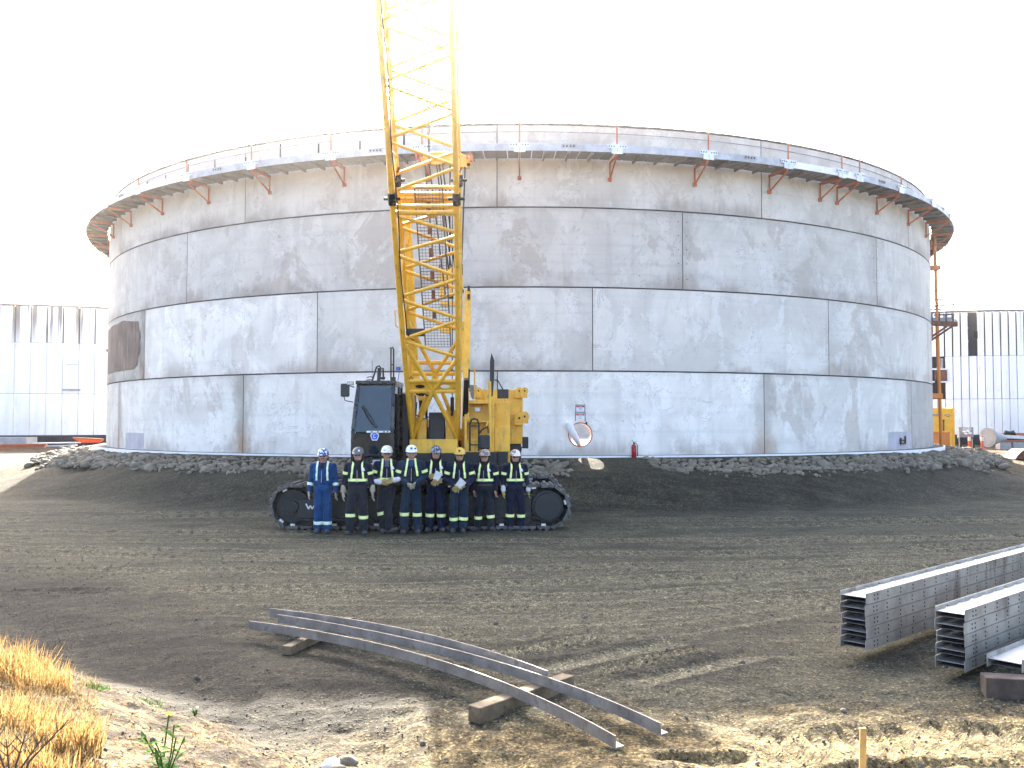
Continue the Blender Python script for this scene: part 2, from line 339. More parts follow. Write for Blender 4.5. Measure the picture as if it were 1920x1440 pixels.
def detail_h(x, y):
    z = .05*fbm(x, y, .45, 3)+.035*fbm(x, y, 1.9, 3)+.022*fbm(x, y, 7., 3)
    tm = np.zeros_like(x); dm = np.zeros_like(x)
    for (a, b, c, hw, per, dep, x0, x1) in TRK:
        d = (y-(a+b*x+c*x*x))/np.sqrt(1+(b+2*c*x)**2)
        w = sst(x, x0-.5, x0+1.5)*(1-sst(x, x1-1.5, x1+.5))
        band = (1-sst(np.abs(d), hw*.8, hw*1.15))*w*(.35+.65*sst(fbm(x, y, .7, 2), -.12, .1))
        ch = np.sin(2*PI*(x+.55*np.abs(d))/per)
        rim = np.exp(-((np.abs(d)-hw*1.2)/.06)**2)*w
        z = z+band*(-dep*.8+dep*.9*ch*(np.abs(d) > .04))+rim*dep*.8; tm = np.maximum(tm, np.maximum(band*.85*(ch > -.3), rim*.9))
    # machine gouges with teeth marks (beyond the steel angles) and rippled scrapes in the sunlit foreground
    for (gx, gy, ang, L, wd, dep, per) in [(1.0,9.85,.62,1.25,.22,.035,0), (1.85,9.35,.62,1.0,.20,.03,0), (1.42,9.6,.62,.9,.20,-.02,.11), (.35,10.2,.62,1.0,.22,-.015,.10), (2.55,7.25,.1,.75,.42,.05,.13), (4.0,7.35,-.15,.85,.38,.05,.11), (2.35,6.6,.5,.6,.16,.07,0), (-.5,6.7,-.4,.25,.12,.05,0), (1.4,6.9,.2,.4,.12,.05,0), (3.2,6.7,.0,.6,.2,.05,0)]:
        ca, sa = math.cos(ang), math.sin(ang); u = (x-gx)*ca+(y-gy)*sa; v = -(x-gx)*sa+(y-gy)*ca
        m = (1-sst(np.abs(u), L*.7, L))*(1-sst(np.abs(v), wd*.6, wd)); tm = np.maximum(tm, m*(1. if gy > 9 else .3)); dm = np.maximum(dm, (np.exp(-((np.abs(v)-wd*1.25)/.10)**2)*(1-sst(np.abs(u), L*.8, L*1.1))*.8 if gy > 9 else 0)); z = z-dep*m+(.028*np.sin(2*PI*u/per)*m if per else .3*dep*np.exp(-((np.abs(v)-wd*1.15)/.08)**2)*(1-sst(np.abs(u), L*.8, L*1.1)))  # pale soil floors and dark ridges put the gouge shading into the colour
    fg = (1-sst(y, 8., 9.5)); z = z+fg*(.05*fbm(x, y, 1.1, 3)+.075*fbm(x, y, 3.0, 3)+.06*fbm(x, y, 9., 3))
    d = bank_d(x, y); z = z+sst(d, -.6, .4)*(.16*fbm(x, y, 1.5, 4)+.07*fbm(x, y, 6., 3))
    return z, tm, dm
def H(x, y):
    """height of the ground sheet at one point"""
    X = np.array([float(x)]); Y = np.array([float(y)]); return float(base_h(X, Y)[0]+detail_h(X, Y)[0][0]*far_fade(X, Y)[0])
def far_fade(x, y):
    r = np.hypot(x-TCX, y-TCY); return 1-.85*sst(TR+4.0-r, 0, 1.2)
xs = np.concatenate([-np.geomspace(14, 900, 26)[::-1], np.arange(-13.9, 13.95, .05), np.geomspace(14, 900, 26)])
ys = np.concatenate([-np.geomspace(1, 300, 10)[::-1], np.arange(-.5, 4.6, .3), 4.7+np.cumsum(np.linspace(.028, .085, 370)), ]); ys = ys[ys < 27]
ys = np.concatenate([ys, np.arange(ys[-1]+.15, 32, .2), np.arange(32, 75, .6), np.geomspace(76, 1500, 20)])
GX, GY = np.meshgrid(xs, ys); gx, gy = GX.ravel(), GY.ravel()
dz, tm, dm = detail_h(gx, gy); near = (np.abs(gx) < 16)
gz = base_h(gx, gy)+dz*np.where(near, 1, .25)*far_fade(gx, gy)
nx, ny = len(xs), len(ys); i = np.arange(nx*ny).reshape(ny, nx)
quads = np.stack([i[:-1,:-1], i[:-1,1:], i[1:,1:], i[1:,:-1]], -1).reshape(-1, 4)
me = bpy.data.meshes.new('ground'); me.vertices.add(nx*ny); me.vertices.foreach_set('co', np.stack([gx, gy, gz], 1).ravel().astype(np.float32))
me.loops.add(quads.size); me.loops.foreach_set('vertex_index', quads.ravel().astype(np.int32)); me.polygons.add(len(quads))
me.polygons.foreach_set('loop_start', np.arange(0, quads.size, 4, dtype=np.int32)); me.update(calc_edges=True); me.polygons.foreach_set('use_smooth', [True]*len(quads))
att = me.color_attributes.new('soil', 'FLOAT_COLOR', 'POINT'); rr = np.hypot(gx-TCX, gy-TCY); bd = bank_d(gx, gy)
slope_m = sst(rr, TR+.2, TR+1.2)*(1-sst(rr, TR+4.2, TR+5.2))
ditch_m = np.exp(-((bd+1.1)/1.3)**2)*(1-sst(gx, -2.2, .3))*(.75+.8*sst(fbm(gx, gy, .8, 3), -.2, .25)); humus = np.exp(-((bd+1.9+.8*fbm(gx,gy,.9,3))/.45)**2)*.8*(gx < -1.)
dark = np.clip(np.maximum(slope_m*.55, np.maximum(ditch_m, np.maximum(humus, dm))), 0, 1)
straw = np.clip(sst(bd, -.25, .5)+sst(gy, 33, 38)*sst(np.abs(gx), 12, 15), 0, 1)
attv = np.stack([np.clip(tm, 0, 1), dark, straw, np.ones_like(gx)], 1).astype(np.float32); att.data.foreach_set('color', attv.ravel())
def groundmat():
    t = NT('dirt_and_gravel'); ps = t.pos(); a = t.node('Attribute', attribute_name='soil'); sp = t.n.new('ShaderNodeSeparateColor'); t.t.links.new(a, sp.inputs[0])
    trk, drk, straw_ = sp.outputs[0], sp.outputs[1], sp.outputs[2]
    big = t.noise(ps, .22, 5, .6, .5); mid = t.noise(t.scale(ps, (.7,1.5,1)), .9, 6, .65, .4); sm = t.noise(ps, 5., 6, .7); fine = t.noise(ps, 38., 4, .75); med = t.noise(ps, 13., 5, .75)
    drag = t.noise(t.node('Mapping', {0: ps, 2: (0,0,.16), 3: (.34,1.9,1)}), 1.3, 6, .68, .9)
    c = t.mix(t.ramp(big, .35, .65), (0.0520,0.0475,0.0294), (0.0724,0.0660,0.0412)); c = t.mix(t.mul(t.ramp(mid, .46, .66), .8), c, (0.1020,0.0920,0.0563)); c = t.mix(t.mul(t.ramp(mid, .47, .3), .75), c, (0.0275,0.0235,0.0155))
    c = t.mix(t.mul(t.ramp(drag, .54, .70), .38), c, (0.1204,0.1080,0.0664)); c = t.mix(t.mul(t.ramp(drag, .46, .34), .35), c, (0.0286,0.0245,0.0160))
    c = t.mix(t.mul(trk, .75), c, (0.1530,0.1370,0.0857))
    gm = t.mul(t.ramp(t.math('ADD', t.node('SeparateXYZ', {0: ps}, out=1), t.math('MULTIPLY', mid, 2.2)), 9.5, 8.2), .85); c = t.mix(gm, c, t.mix(t.ramp(sm, .40, .62), (0.1122,0.0810,0.0353), (0.2295,0.1680,0.0739)))  # dug sand, lightened up to the shadow line to add sunlight in colour
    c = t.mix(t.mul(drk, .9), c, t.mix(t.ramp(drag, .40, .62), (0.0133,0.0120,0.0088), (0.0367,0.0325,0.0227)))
    st = t.mix(t.ramp(sm, .38, .62), (0.0510,0.0320,0.0134), (0.1479,0.0980,0.0420)); c = t.mix(t.mul(straw_, t.ramp(t.noise(ps, 1.6, 5, .65), .30, .55)), c, st); c = t.mix(t.mul(straw_, t.ramp(t.noise(ps, 3.1, 5, .65), .49, .60), .85), c, (0.0306,0.0210,0.0109))
    v = t.n.new('ShaderNodeTexVoronoi'); v.feature = 'F1'; t.set(v.inputs['Vector'], ps); v.inputs['Scale'].default_value = 30; vs = t.n.new('ShaderNodeSeparateColor'); t.t.links.new(v.outputs['Color'], vs.inputs[0])
    stone = t.mul(t.ramp(v.outputs['Distance'], .55, .35), t.ramp(vs.outputs[0], .50, .60))
    # grit: multiplies the soil colour so every patch keeps its own tone
    f = t.math('ADD', .80, t.math('MULTIPLY', t.ramp(fine, .53, .66), 1.7)); f = t.math('SUBTRACT', f, t.math('MULTIPLY', t.ramp(fine, .48, .34), .60)); f = t.math('ADD', f, t.mul(stone, t.math('SUBTRACT', vs.outputs[1], .32), 2.0))
    f = t.math('MULTIPLY', f, t.math('ADD', .72, t.math('MULTIPLY', t.ramp(med, .38, .64), .55))); f = t.math('MULTIPLY', f, t.math('ADD', .80, t.math('MULTIPLY', t.ramp(sm, .38, .64), .38)))
    c = t.mix(1., c, t.node('CombineColor', {0: f, 1: f, 2: f}), 'MULTIPLY')
    h = t.math('ADD', t.math('ADD', t.mul(stone, t.math('SUBTRACT', .6, v.outputs['Distance']), 1.2), t.mul(fine, .6)), t.math('ADD', t.mul(sm, 1.2), t.mul(med, .8)))
    t.p(Base_Color=c, Roughness=.95, Normal=t.bump(h, .8, .03)); t.p(**{'Specular_IOR_Level': .2}); return t.m
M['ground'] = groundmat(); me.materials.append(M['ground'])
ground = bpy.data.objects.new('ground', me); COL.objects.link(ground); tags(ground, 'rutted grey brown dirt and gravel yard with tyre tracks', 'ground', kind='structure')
# loose pebbles (stuff) scattered over the near yard
def merged(name, proto_list, xf, mat, loc=(0,0,0), **kw):
    """many small solids joined into one mesh with numpy; xf = list of (proto, position, 3x3)"""
    vs, ls, st = [], [], []; nv = 0; nl = 0
    pr = [(np.array([v.co for v in m.vertices]), [list(p.vertices) for p in m.polygons]) for m in proto_list]
    fl = [(np.array([k for f in fs for k in f]), np.array([len(f) for f in fs])) for _, fs in pr]
    for k, pos, R in xf:
        v = pr[k][0]@R.T+pos; vs.append(v); ls.append(fl[k][0]+nv); st.append(fl[k][1]); nv += len(v)
    vs = np.concatenate(vs)-np.array(loc); ls = np.concatenate(ls); st = np.concatenate(st); me = bpy.data.meshes.new(name)
    me.vertices.add(len(vs)); me.vertices.foreach_set('co', vs.ravel().astype(np.float32)); me.loops.add(len(ls)); me.loops.foreach_set('vertex_index', ls.astype(np.int32))
    me.polygons.add(len(st)); me.polygons.foreach_set('loop_start', (np.cumsum(st)-st).astype(np.int32)); me.update(calc_edges=True); me.materials.append(mat)
    o = bpy.data.objects.new(name, me); COL.objects.link(o); place(o, loc, kw.pop('parent', None)); return tags(o, **kw)
def rmat(): 
    q = rng.normal(size=4); q /= np.linalg.norm(q); w, x, y, z = q
    return np.array([[1-2*(y*y+z*z),2*(x*y-z*w),2*(x*z+y*w)],[2*(x*y+z*w),1-2*(x*x+z*z),2*(y*z-x*w)],[2*(x*z-y*w),2*(y*z+x*w),1-2*(x*x+y*y)]])
def rockmesh(name, sub, seed, amp=.28, flat=.75):
    bm = bmesh.new(); bmesh.ops.create_icosphere(bm, subdivisions=sub, radius=1); o = Vector((seed*7.3, seed*1.7, seed*3.1))
    for v in bm.verts:
        n = mnoise.noise(v.co*1.1+o)*amp+mnoise.noise(v.co*2.6+o)*amp*.4; v.co *= 1+n
        for k in range(3):
            d = Vector((math.sin(seed*5+k*2.1), math.cos(seed*3+k*1.3), math.sin(seed+k*4.))).normalized(); e = v.co.dot(d)
            if e > .72: v.co -= d*(e-.72)*.8
        v.co.z *= flat
    m = bpy.data.meshes.new(name); bm.to_mesh(m); bm.free(); m.polygons.foreach_set('use_smooth', [True]*len(m.polygons)); return m
pebs = [rockmesh('pebble', 1, k+50, .3, .7) for k in range(4)]
N = 9500; py_ = 5.0+13*rng.random(N)**2.0; px_ = (rng.random(N)*2-1)*(py_*.62+.6); hz = base_h(px_, py_)+detail_h(px_, py_)[0]
xf = []
for k in range(N):
    if bank_d(px_[k:k+1], py_[k:k+1])[0] > .6 and rng.random() < .8: continue
    s = .005+.008*rng.random()**2.+(.02*rng.random() if rng.random() < .015 else 0); s *= 1+.05*(py_[k]-5)
    xf.append((k % 4, np.array([px_[k], py_[k], hz[k]+s*.25]), rmat()*s))
M['pebble'] = simple('pale_pebble', (.15,.132,.102), .9, var=.5, dirt=(.10,.09,.08), scale=.9*8, dirt_amt=.8)
merged('gravel', pebs, xf, M['pebble'], label='loose pale pebbles scattered over the dirt', cat='gravel', kind='stuff')
# ---------------------------------------------------------------- concrete tank
def cyl(a, r, z, cx=TCX, cy=TCY):
    a = math.radians(a); return (cx+r*math.sin(a), cy-r*math.cos(a), z)
tank = empty('concrete_tank', (TCX, TCY, ZB), 'huge open round tank of large pale precast concrete panels behind the yellow crane', 'storage tank')
def sector(name, a0, a1, z0, z1, r0, r1, mats, parent, hole=None, n=18, color=None, gap=.0, zgap=.0, uv=True, kind=None, label=None):
    """curved slab from angle a0 to a1 (degrees), r0 inner, r1 outer; optional round hole (angle, z, radius)"""
    g = math.degrees(gap/r1); a0 += g; a1 -= g; z0 += zgap; z1 -= zgap; U = lambda a: math.radians(a-a0)*r1; WU = U(a1)
    pts, faces = [], []                                          # (u, z) sheet
    def grid(u0, u1, w0, w1, m, k):
        b = len(pts)
        for j in range(k+1):
            for i2 in range(m+1): pts.append((u0+(u1-u0)*i2/m, w0+(w1-w0)*j/k))
        for j in range(k):
            for i2 in range(m): q = b+j*(m+1)+i2; faces.append((q, q+1, q+m+2, q+m+1))
    if hole is None: grid(0, WU, z0, z1, n, 2)
    else:
        hu, hzz, hr = U(hole[0]), hole[1], hole[2]; s = hr*1.35; N = 32
        grid(0, hu-s, z0, z1, 6, 1); grid(hu+s, WU, z0, z1, 12, 1); grid(hu-s, hu+s, hzz+s, z1, 4, 1)
        if hzz-s > z0: grid(hu-s, hu+s, z0, hzz-s, 4, 1)
        b = len(pts)
        for k in range(N):
            t = 2*PI*(k+.5)/N; c, si = math.cos(t), math.sin(t); q = s/max(abs(c), abs(si)); pts.append((hu+c*q, max(z0, hzz+si*q)))
        for k in range(N):
            t = 2*PI*(k+.5)/N; pts.append((hu+hr*math.cos(t), hzz+hr*math.sin(t)))
        for k in range(N): faces.append((b+k, b+(k+1) % N, b+N+(k+1) % N, b+N+k))
        cor = {}
        for k in range(N):                                       # corner fillers of the square
            p, q = pts[b+k], pts[b+(k+1) % N]
            if abs(p[0]-q[0]) > 1e-6 and abs(p[1]-q[1]) > 1e-6:
                cp = (hu+math.copysign(s, p[0]-hu), max(z0, hzz+math.copysign(s, p[1]-hzz))); pts.append(cp); faces.append((b+k, len(pts)-1, b+(k+1) % N))
    bm = bmesh.new(); uv1 = bm.loops.layers.uv.new('UVMap'); uv2 = bm.loops.layers.uv.new('EdgeUV')
    rows = []
    for r in (r1, r0):
        rows.append([bm.verts.new(Vector(cyl(a0+math.degrees(u/r1), r, z))-Vector(cyl((a0+a1)/2, r1, (z0+z1)/2))) for (u, z) in pts])
    for f in faces:
        for r, ff in ((0, f), (1, f[::-1])):
            try: fc = bm.faces.new([rows[r][k] for k in ff])
            except ValueError: continue
            fc.smooth = True; fc.material_index = min(r, len(mats)-1)
            for lp, k in zip(fc.loops, ff): lp[uv1].uv = (pts[k][0], pts[k][1]); lp[uv2].uv = (pts[k][0]/WU, (pts[k][1]-z0)/(z1-z0))
    bmesh.ops.remove_doubles(bm, verts=bm.verts, dist=.0008)
    bnd = {}
    for e in [e for e in bm.edges if e.is_boundary]: bnd[e] = 1
    # join the two skins along every open edge
    vm = {}
    for v in bm.verts:
        pass
    bm.verts.ensure_lookup_table()
    from collections import defaultdict
    ring = [e for e in bm.edges if e.is_boundary]
    off = Vector(cyl((a0+a1)/2, r1, (z0+z1)/2))
    def key(v):
        w = v.co+off; dx, dy = w.x-TCX, w.y-TCY; r = math.hypot(dx, dy); return (round(math.degrees(math.atan2(dx, -dy)), 2), round(w.z, 3)), r > (r0+r1)/2
    outer, inner = {}, {}
    for e in ring:
        for v in e.verts:
            k, o_ = key(v); (outer if o_ else inner)[k] = v
    for e in ring:
        (k0, o0), (k1, _) = key(e.verts[0]), key(e.verts[1])
        if o0 and k0 in inner and k1 in inner:
            lp = e.link_loops[0]; va, vb = lp.vert, lp.link_loop_next.vert
            try: fc = bm.faces.new((vb, va, inner[key(va)[0]], inner[key(vb)[0]])); fc.material_index = min(1, len(mats)-1)
            except ValueError: pass
    m = bpy.data.meshes.new(name); bm.to_mesh(m); bm.free(); m.set_sharp_from_angle(angle=.7)
    for x in mats: m.materials.append(x)
    o = bpy.data.objects.new(name, m); COL.objects.link(o); place(o, off, parent)
    if color: o.color = (*color, 1)
    return tags(o, label=label, kind=kind)
PITCHA = 26.07; OFFS = [-2.3, -19.71, -11.01, -2.35]
# lightness, damp stain, joint stain of panels by (course, index)
PC = {(0,-3): (1.02,.5,.2), (0,-2): (1.24,.8,1.), (0,-1): (1.25,.5,.9), (0,0): (1.30,.25,.6), (0,1): (1.20,.9,.75), (0,2): (.74,.1,.0),
      (1,-2): (.80,1.,1.), (1,-1): (1.30,.6,.3), (1,0): (1.08,.3,.2), (1,1): (1.12,.15,.1), (1,2): (1.06,.7,.2),
      (2,-2): (.97,.45,.1), (2,-1): (.99,.8,.0), (2,0): (.93,.75,.25), (2,1): (.97,.7,.3), (2,2): (1.0,.3,.1),
      (3,-2): (1.0,.3,.1), (3,-1): (1.0,.6,.1), (3,0): (1.01,.55,.2), (3,1): (.99,.4,.15), (3,2): (1.02,.2,.1)}
HOLE = (5.2, 2.03, .385); SEAL = [M['sealant'], M['rawconcrete']]
for ci in range(4):
    for k in range(-6, 8):
        a0 = OFFS[ci]+k*PITCHA; a1 = a0+PITCHA
        if k == 7: a1 = OFFS[ci]-6*PITCHA+360
        if ci == 0 and k in PC.keys(): pass
        col = PC.get((ci, k), (1., .45, .3))
        hole = HOLE if (ci == 0 and k == 0) else None
        sector('concrete_panel', a0, a1, ZJ[ci], ZJ[ci+1], TR-.05, TR, [M['concrete']], tank, hole, color=col, gap=.013, zgap=.013)
a0 = OFFS[0]
sector('inner_wall', a0, a0+PITCHA, ZJ[0], ZJ[1]-.02, TR-.27, TR-.052, SEAL, tank, HOLE, color=(1,.3,.2))
for k in range(1, 7): sector('inner_wall', a0+PITCHA+(360-PITCHA)/6*(k-1), a0+PITCHA+(360-PITCHA)/6*k, ZJ[0], ZJ[1]-.02, TR-.27, TR-.052, SEAL, tank, n=30)
for k in range(6): sector('inner_wall', 60*k, 60*k+60, ZJ[1]-.02, ZJ[4]-.005, TR-.27, TR-.052, SEAL, tank, n=30)
def ring(name, r0, r1, z0, z1, mat, parent, a0=0, a1=360, n=180, **kw):
    b = MB(); full = a1-a0 >= 359.9; m = n if full else n+1
    vs = []
    for i2 in range(m):
        a = a0+(a1-a0)*i2/n; vs += [cyl(a, r0, z0), cyl(a, r1, z0), cyl(a, r1, z1), cyl(a, r0, z1)]
    fs = []
    for i2 in range(n):
        j = (i2+1) % m
        for q in range(4): fs.append((i2*4+q, i2*4+(q+1) % 4, j*4+(q+1) % 4, j*4+q))
    if not full: fs += [(0,1,2,3), (n*4+3, n*4+2, n*4+1, n*4)]
    b.add(vs, fs); return b.build(name, mat, parent, smooth=True, **kw)
ring('rim_strip', TR-.10, TR+.03, 11.82, 11.875, M['black'], tank)
ring('rim_ledge', TR+.002, TR+.02, 11.58, 11.60, M['galvdull'], tank)
ring('footing', TR+.004, TR+.42, 1.0, 1.37, M['sealant'], tank)
ring('edge_strip', TR+.425, TR+.465, 1.0, 1.375, M['white'], tank)
b = MB(); n = 72; b.add([cyl(360*i2/n, TR-.28, 1.36) for i2 in range(n)], [tuple(range(n))]); b.build('tank_floor', M['rawconcrete'], tank)
for k in range(-14, -3):                                          # dark pockets under the rim on the left half
    a = -28.41+4.345*(k+10)
    if -62 < a < -9: 
        b = MB(); q = Vector(cyl(a, TR+.004, 11.45-.1*(k % 3))); t = Vector((math.cos(math.radians(a)), math.sin(math.radians(a)), 0)); nrm = Vector((math.sin(math.radians(a)), -math.cos(math.radians(a)), 0))
        b.box(q, (.06,.012,.42+.12*(k % 2)), Matrix((t, -nrm, V(0,0,1))).transposed()); b.build('rim_pocket', M['darkhole'], tank)
for a, k in [(15.06, 2), (40.91, 2), (-28.37, 0)]:
    for dzv in (.35,.85,1.3,1.75,2.2):
        for s in (-1, 1):
            if k == 0: continue
            aa = a+s*.42; q = Vector(cyl(aa, TR-.002, ZJ[k]+dzv)); nrm = Vector((math.sin(math.radians(aa)), -math.cos(math.radians(aa)), 0)); b = MB(); b.disc(q, nrm, .017, .006, 8); b.build('lifting_insert', M['darkhole'], tank)
# the round hatch: rusty flange; outlet bracket on the purple patch
ha = math.radians(HOLE[0]); hn = V(math.sin(ha), -math.cos(ha), 0); ht = V(math.cos(ha), math.sin(ha), 0); hc = Vector(cyl(HOLE[0], TR, HOLE[1]))
b = MB(); N = 40; vs = []
for k in range(N):
    t = 2*PI*k/N; d = ht*math.cos(t)+V(0,0,1)*math.sin(t)
    for r, o_ in ((.352,-.27), (.384,-.27), (.384,.02), (.352,.02)): vs.append(hc+d*r+hn*o_)
fs = [(k*4+q, k*4+(q+1) % 4, ((k+1) % N)*4+(q+1) % 4, ((k+1) % N)*4+q) for k in range(N) for q in range(4)]
b.add(vs, fs); b.build('hatch_ring', M['orange'], tank, smooth=True)
def wall_xf(a, r, z): 
    a = math.radians(a); return Vector(cyl(math.degrees(a), r, z)), V(math.cos(a), math.sin(a), 0), V(math.sin(a), -math.cos(a), 0)
c, t, nrm = wall_xf(46.6, TR, 1.72); b = MB()
b.bar(c+t*-.22+nrm*.02, c+t*.22+nrm*.02, .05, .07); b.bar(c+t*-.22+nrm*.05+V(0,0,.1), c+t*-.22+nrm*.05+V(0,0,-.1), .05, .05); b.bar(c+t*.22+nrm*.05+V(0,0,.16), c+t*.22+nrm*.05+V(0,0,-.14), .05, .05); b.bar(c+t*-.2+nrm*.04+V(0,0,-.12), c+t*.2+nrm*.04+V(0,0,-.12), .06, .05)
b.build('outlet_bracket', M['black'], tank)
# primer patches: thin painted skins on the panels
M['primer'] = simple('lilac_primer_patch', (.45,.43,.455), .8, var=.15, dirt=(.3,.28,.3), scale=2)
M['brownwash'] = simple('brown_stained_concrete', (.17,.125,.10), .85, var=.35, dirt=(.36,.32,.28), scale=1.3, dirt_amt=.8, streak=True)
for (u0, u1, z0, z1) in [(43.2,49.7,1.40,2.05), (-51.2,-45.6,1.40,2.0)]:
    sector('primer_patch', u0, u1, z0, z1, TR, TR+.004, [M['primer']], tank, n=10)
def ragged(name, a0, a1, z0, z1, mat, seed):
    b = MB(); n = 34; pts = []
    for k in range(n):
        t = 2*PI*k/n; q = 1/max(abs(math.cos(t)), abs(math.sin(t)))**.97*(.90+.13*mnoise.noise(V(math.cos(t)*2.2, math.sin(t)*2.2, seed))); pts.append((max(-1, min(1, math.cos(t)*q)), max(-1, min(1, math.sin(t)*q))))
    am, zm = (a0+a1)/2, (z0+z1)/2; R_ = TR+.02
    vs = [cyl(am, R_, zm)]
    for fr in (.5, 1.): vs += [cyl(am+x*fr*(a1-a0)/2, R_, zm+y*fr*(z1-z0)/2) for x, y in pts]
    fs = [(0, 1+k, 1+(k+1) % n) for k in range(n)]+[(1+k, 1+n+k, 1+n+(k+1) % n, 1+(k+1) % n) for k in range(n)]
    b.add(vs, fs); return b.build(name, mat, tank, smooth=True)
ragged('stain', -64., -46.3, 4.35, 6.5, M['brownwash'], 3)
# ---------------------------------------------------------------- walkway round the tank
walk = empty('tank_walkway', (TCX, TCY, 10.7), 'galvanised walkway on orange brackets running round the tank near its rim', 'walkway')
WA = -.3; BP = 8.3; WR = TR+.96; WZ = 10.72
bays = [k for k in range(-15, 16)]
br = None
def radial(a): a = math.radians(a); return V(math.sin(a), -math.cos(a), 0), V(math.cos(a), math.sin(a), 0)
for k in bays:
    a = WA+BP*k+(1.0 if k == 4 else 0)
    posts = [a]+([WA+BP*3.93-1.0] if k == 4 else [])
    for pa in posts:
        r, t = radial(pa); base = Vector(cyl(pa, TR, 0)); b = MB()
        p = lambda o_, z: base+r*o_+V(0,0,z)
        b.bar(p(.02, WZ-.07), p(.93, WZ-.07), .045, .09); b.bar(p(.05, 10.10), p(.05, WZ-.1), .045, .04); b.bar(p(.06, 10.12), p(.92, WZ-.12), .04, .04); b.box(p(.03, 10.1), (.12,.1,.1)); b.build('bracket', M['orange'], walk)
        b = MB(); b.tube(p(.97, WZ-.02), p(.97, WZ+.95), .026, 6); b.tube(p(.97, WZ+.95), p(.97, WZ+1.2), .014, 6); b.build('stanchion', M['orange'], walk)
        b = MB(); R3 = Matrix((t, -r, V(0,0,1))).transposed(); b.box(p(.985, WZ+.06), (.36,.015,.24), R3); b.box(p(.992, WZ+.17), (.62,.012,.13), R3)
        o = b.build('splice_plate', M['galv'], walk); b = MB()
        for dx in (-.26,-.18,-.10,.10,.18,.26): b.disc(p(.999, WZ+.165)+t*dx, r, .022, .006, 8)
        b.build('bolt_holes', M['darkhole'], o, kind='stuff')
    b = MB(); n = 5; vs = []
    a0, a1 = a+.04, WA+BP*(k+1)+(1.0 if k == 3 else 0)-.04
    for i2 in range(n+1):
        q = a0+(a1-a0)*i2/n; vs += [cyl(q, WR-.012, WZ-.01), cyl(q, WR, WZ-.01), cyl(q, WR, WZ+.21), cyl(q, WR-.012, WZ+.21)]
    b.add(vs, [(i2*4+q, i2*4+(q+1) % 4, i2*4+4+(q+1) % 4, i2*4+4+q) for i2 in range(n) for q in range(4)]+[(0,1,2,3), (n*4+3,n*4+2,n*4+1,n*4)])
    kb = b.build('kick_board', M['kick'], walk)
    if k in (3, -5): kb.data.materials[0] = M['white']
    am = (a0+a1)/2; r, t = radial(am); q0 = Vector(cyl(am, WR+.003, WZ+.14)); R3 = Matrix((t, -r, V(0,0,1))).transposed(); b = MB()
    if k % 2 == 0:
        b.box(q0, (.46,.008,.12), R3); sp_ = b.build('splice_plate', M['galvdull'], walk); b = MB()
        for dx in (-.16,-.055,.055,.16): b.disc(q0+t*dx+r*.005, r, .03, .006, 8)
        b.build('bolt_holes', M['darkhole'], sp_, kind='stuff')
    for i2 in range(8):
        q0_, q1_ = a0+(a1-a0)*(i2+.05)/8, a0+(a1-a0)*(i2+.95)/8; b = MB()
        b.add([cyl(q0_, TR+.08, WZ), cyl(q1_, TR+.08, WZ), cyl(q1_, WR-.02, WZ), cyl(q0_, WR-.02, WZ), cyl(q0_, TR+.08, WZ+.045), cyl(q1_, TR+.08, WZ+.045), cyl(q1_, WR-.02, WZ+.045), cyl(q0_, WR-.02, WZ+.045)],
              [(3,2,1,0),(4,5,6,7),(0,1,5,4),(1,2,6,5),(2,3,7,6),(3,0,4,7)])
        b.build('deck_plank', M['deck'], walk)
        if i2 % 2 == 0 and i2:
            r, t = radial(q0_); bb = MB(); z0 = V(0,0,WZ-.045); bb.bar(Vector(cyl(q0_, TR+.06, 0))+z0, Vector(cyl(q0_, WR-.03, 0))+z0, .05, .085); bb.build('joist', M['deck'], walk)
# ---------------------------------------------------------------- riprap rocks round the foot of the tank
rocks = [rockmesh('boulder', 2, k, .42, .82) for k in range(9)]
for m_ in rocks: m_.materials.append(M['rock'])
cand = []
for _ in range(16000):
    a = rng.uniform(-82, 82); q = rng.random()
    if 3.0+rng.normal()*.25 < a < 10.6+rng.normal()*.3: continue
    wmax = 2.1+.5*(abs(a) > 45)+.2*math.sin(a*.7)+.15*math.sin(a*2.1)
    if a > 9 and a < 16: wmax *= .75
    r = TR+.82+(wmax-.65)*q; s = min((.075+.17*rng.random()**1.9), .09+.35*q)*(1.05 if q < .75 else .8)
    x, y, _z = cyl(a, r, 0); cand.append((x, y, s))
cell = {}; kept = []
for x, y, s in cand:
    gx_, gy_ = int(x/.35), int(y/.35); ok = True
    for ii in range(gx_-1, gx_+2):
        for jj in range(gy_-1, gy_+2):
            for (x2, y2, s2) in cell.get((ii, jj), []):
                if math.hypot(x-x2, y-y2) < (s+s2)*.70: ok = False
    if ok: cell.setdefault((gx_, gy_), []).append((x, y, s)); kept.append((x, y, s))
kept.sort(key=lambda c: -c[2]/math.hypot(c[0], c[1]))
rest = []
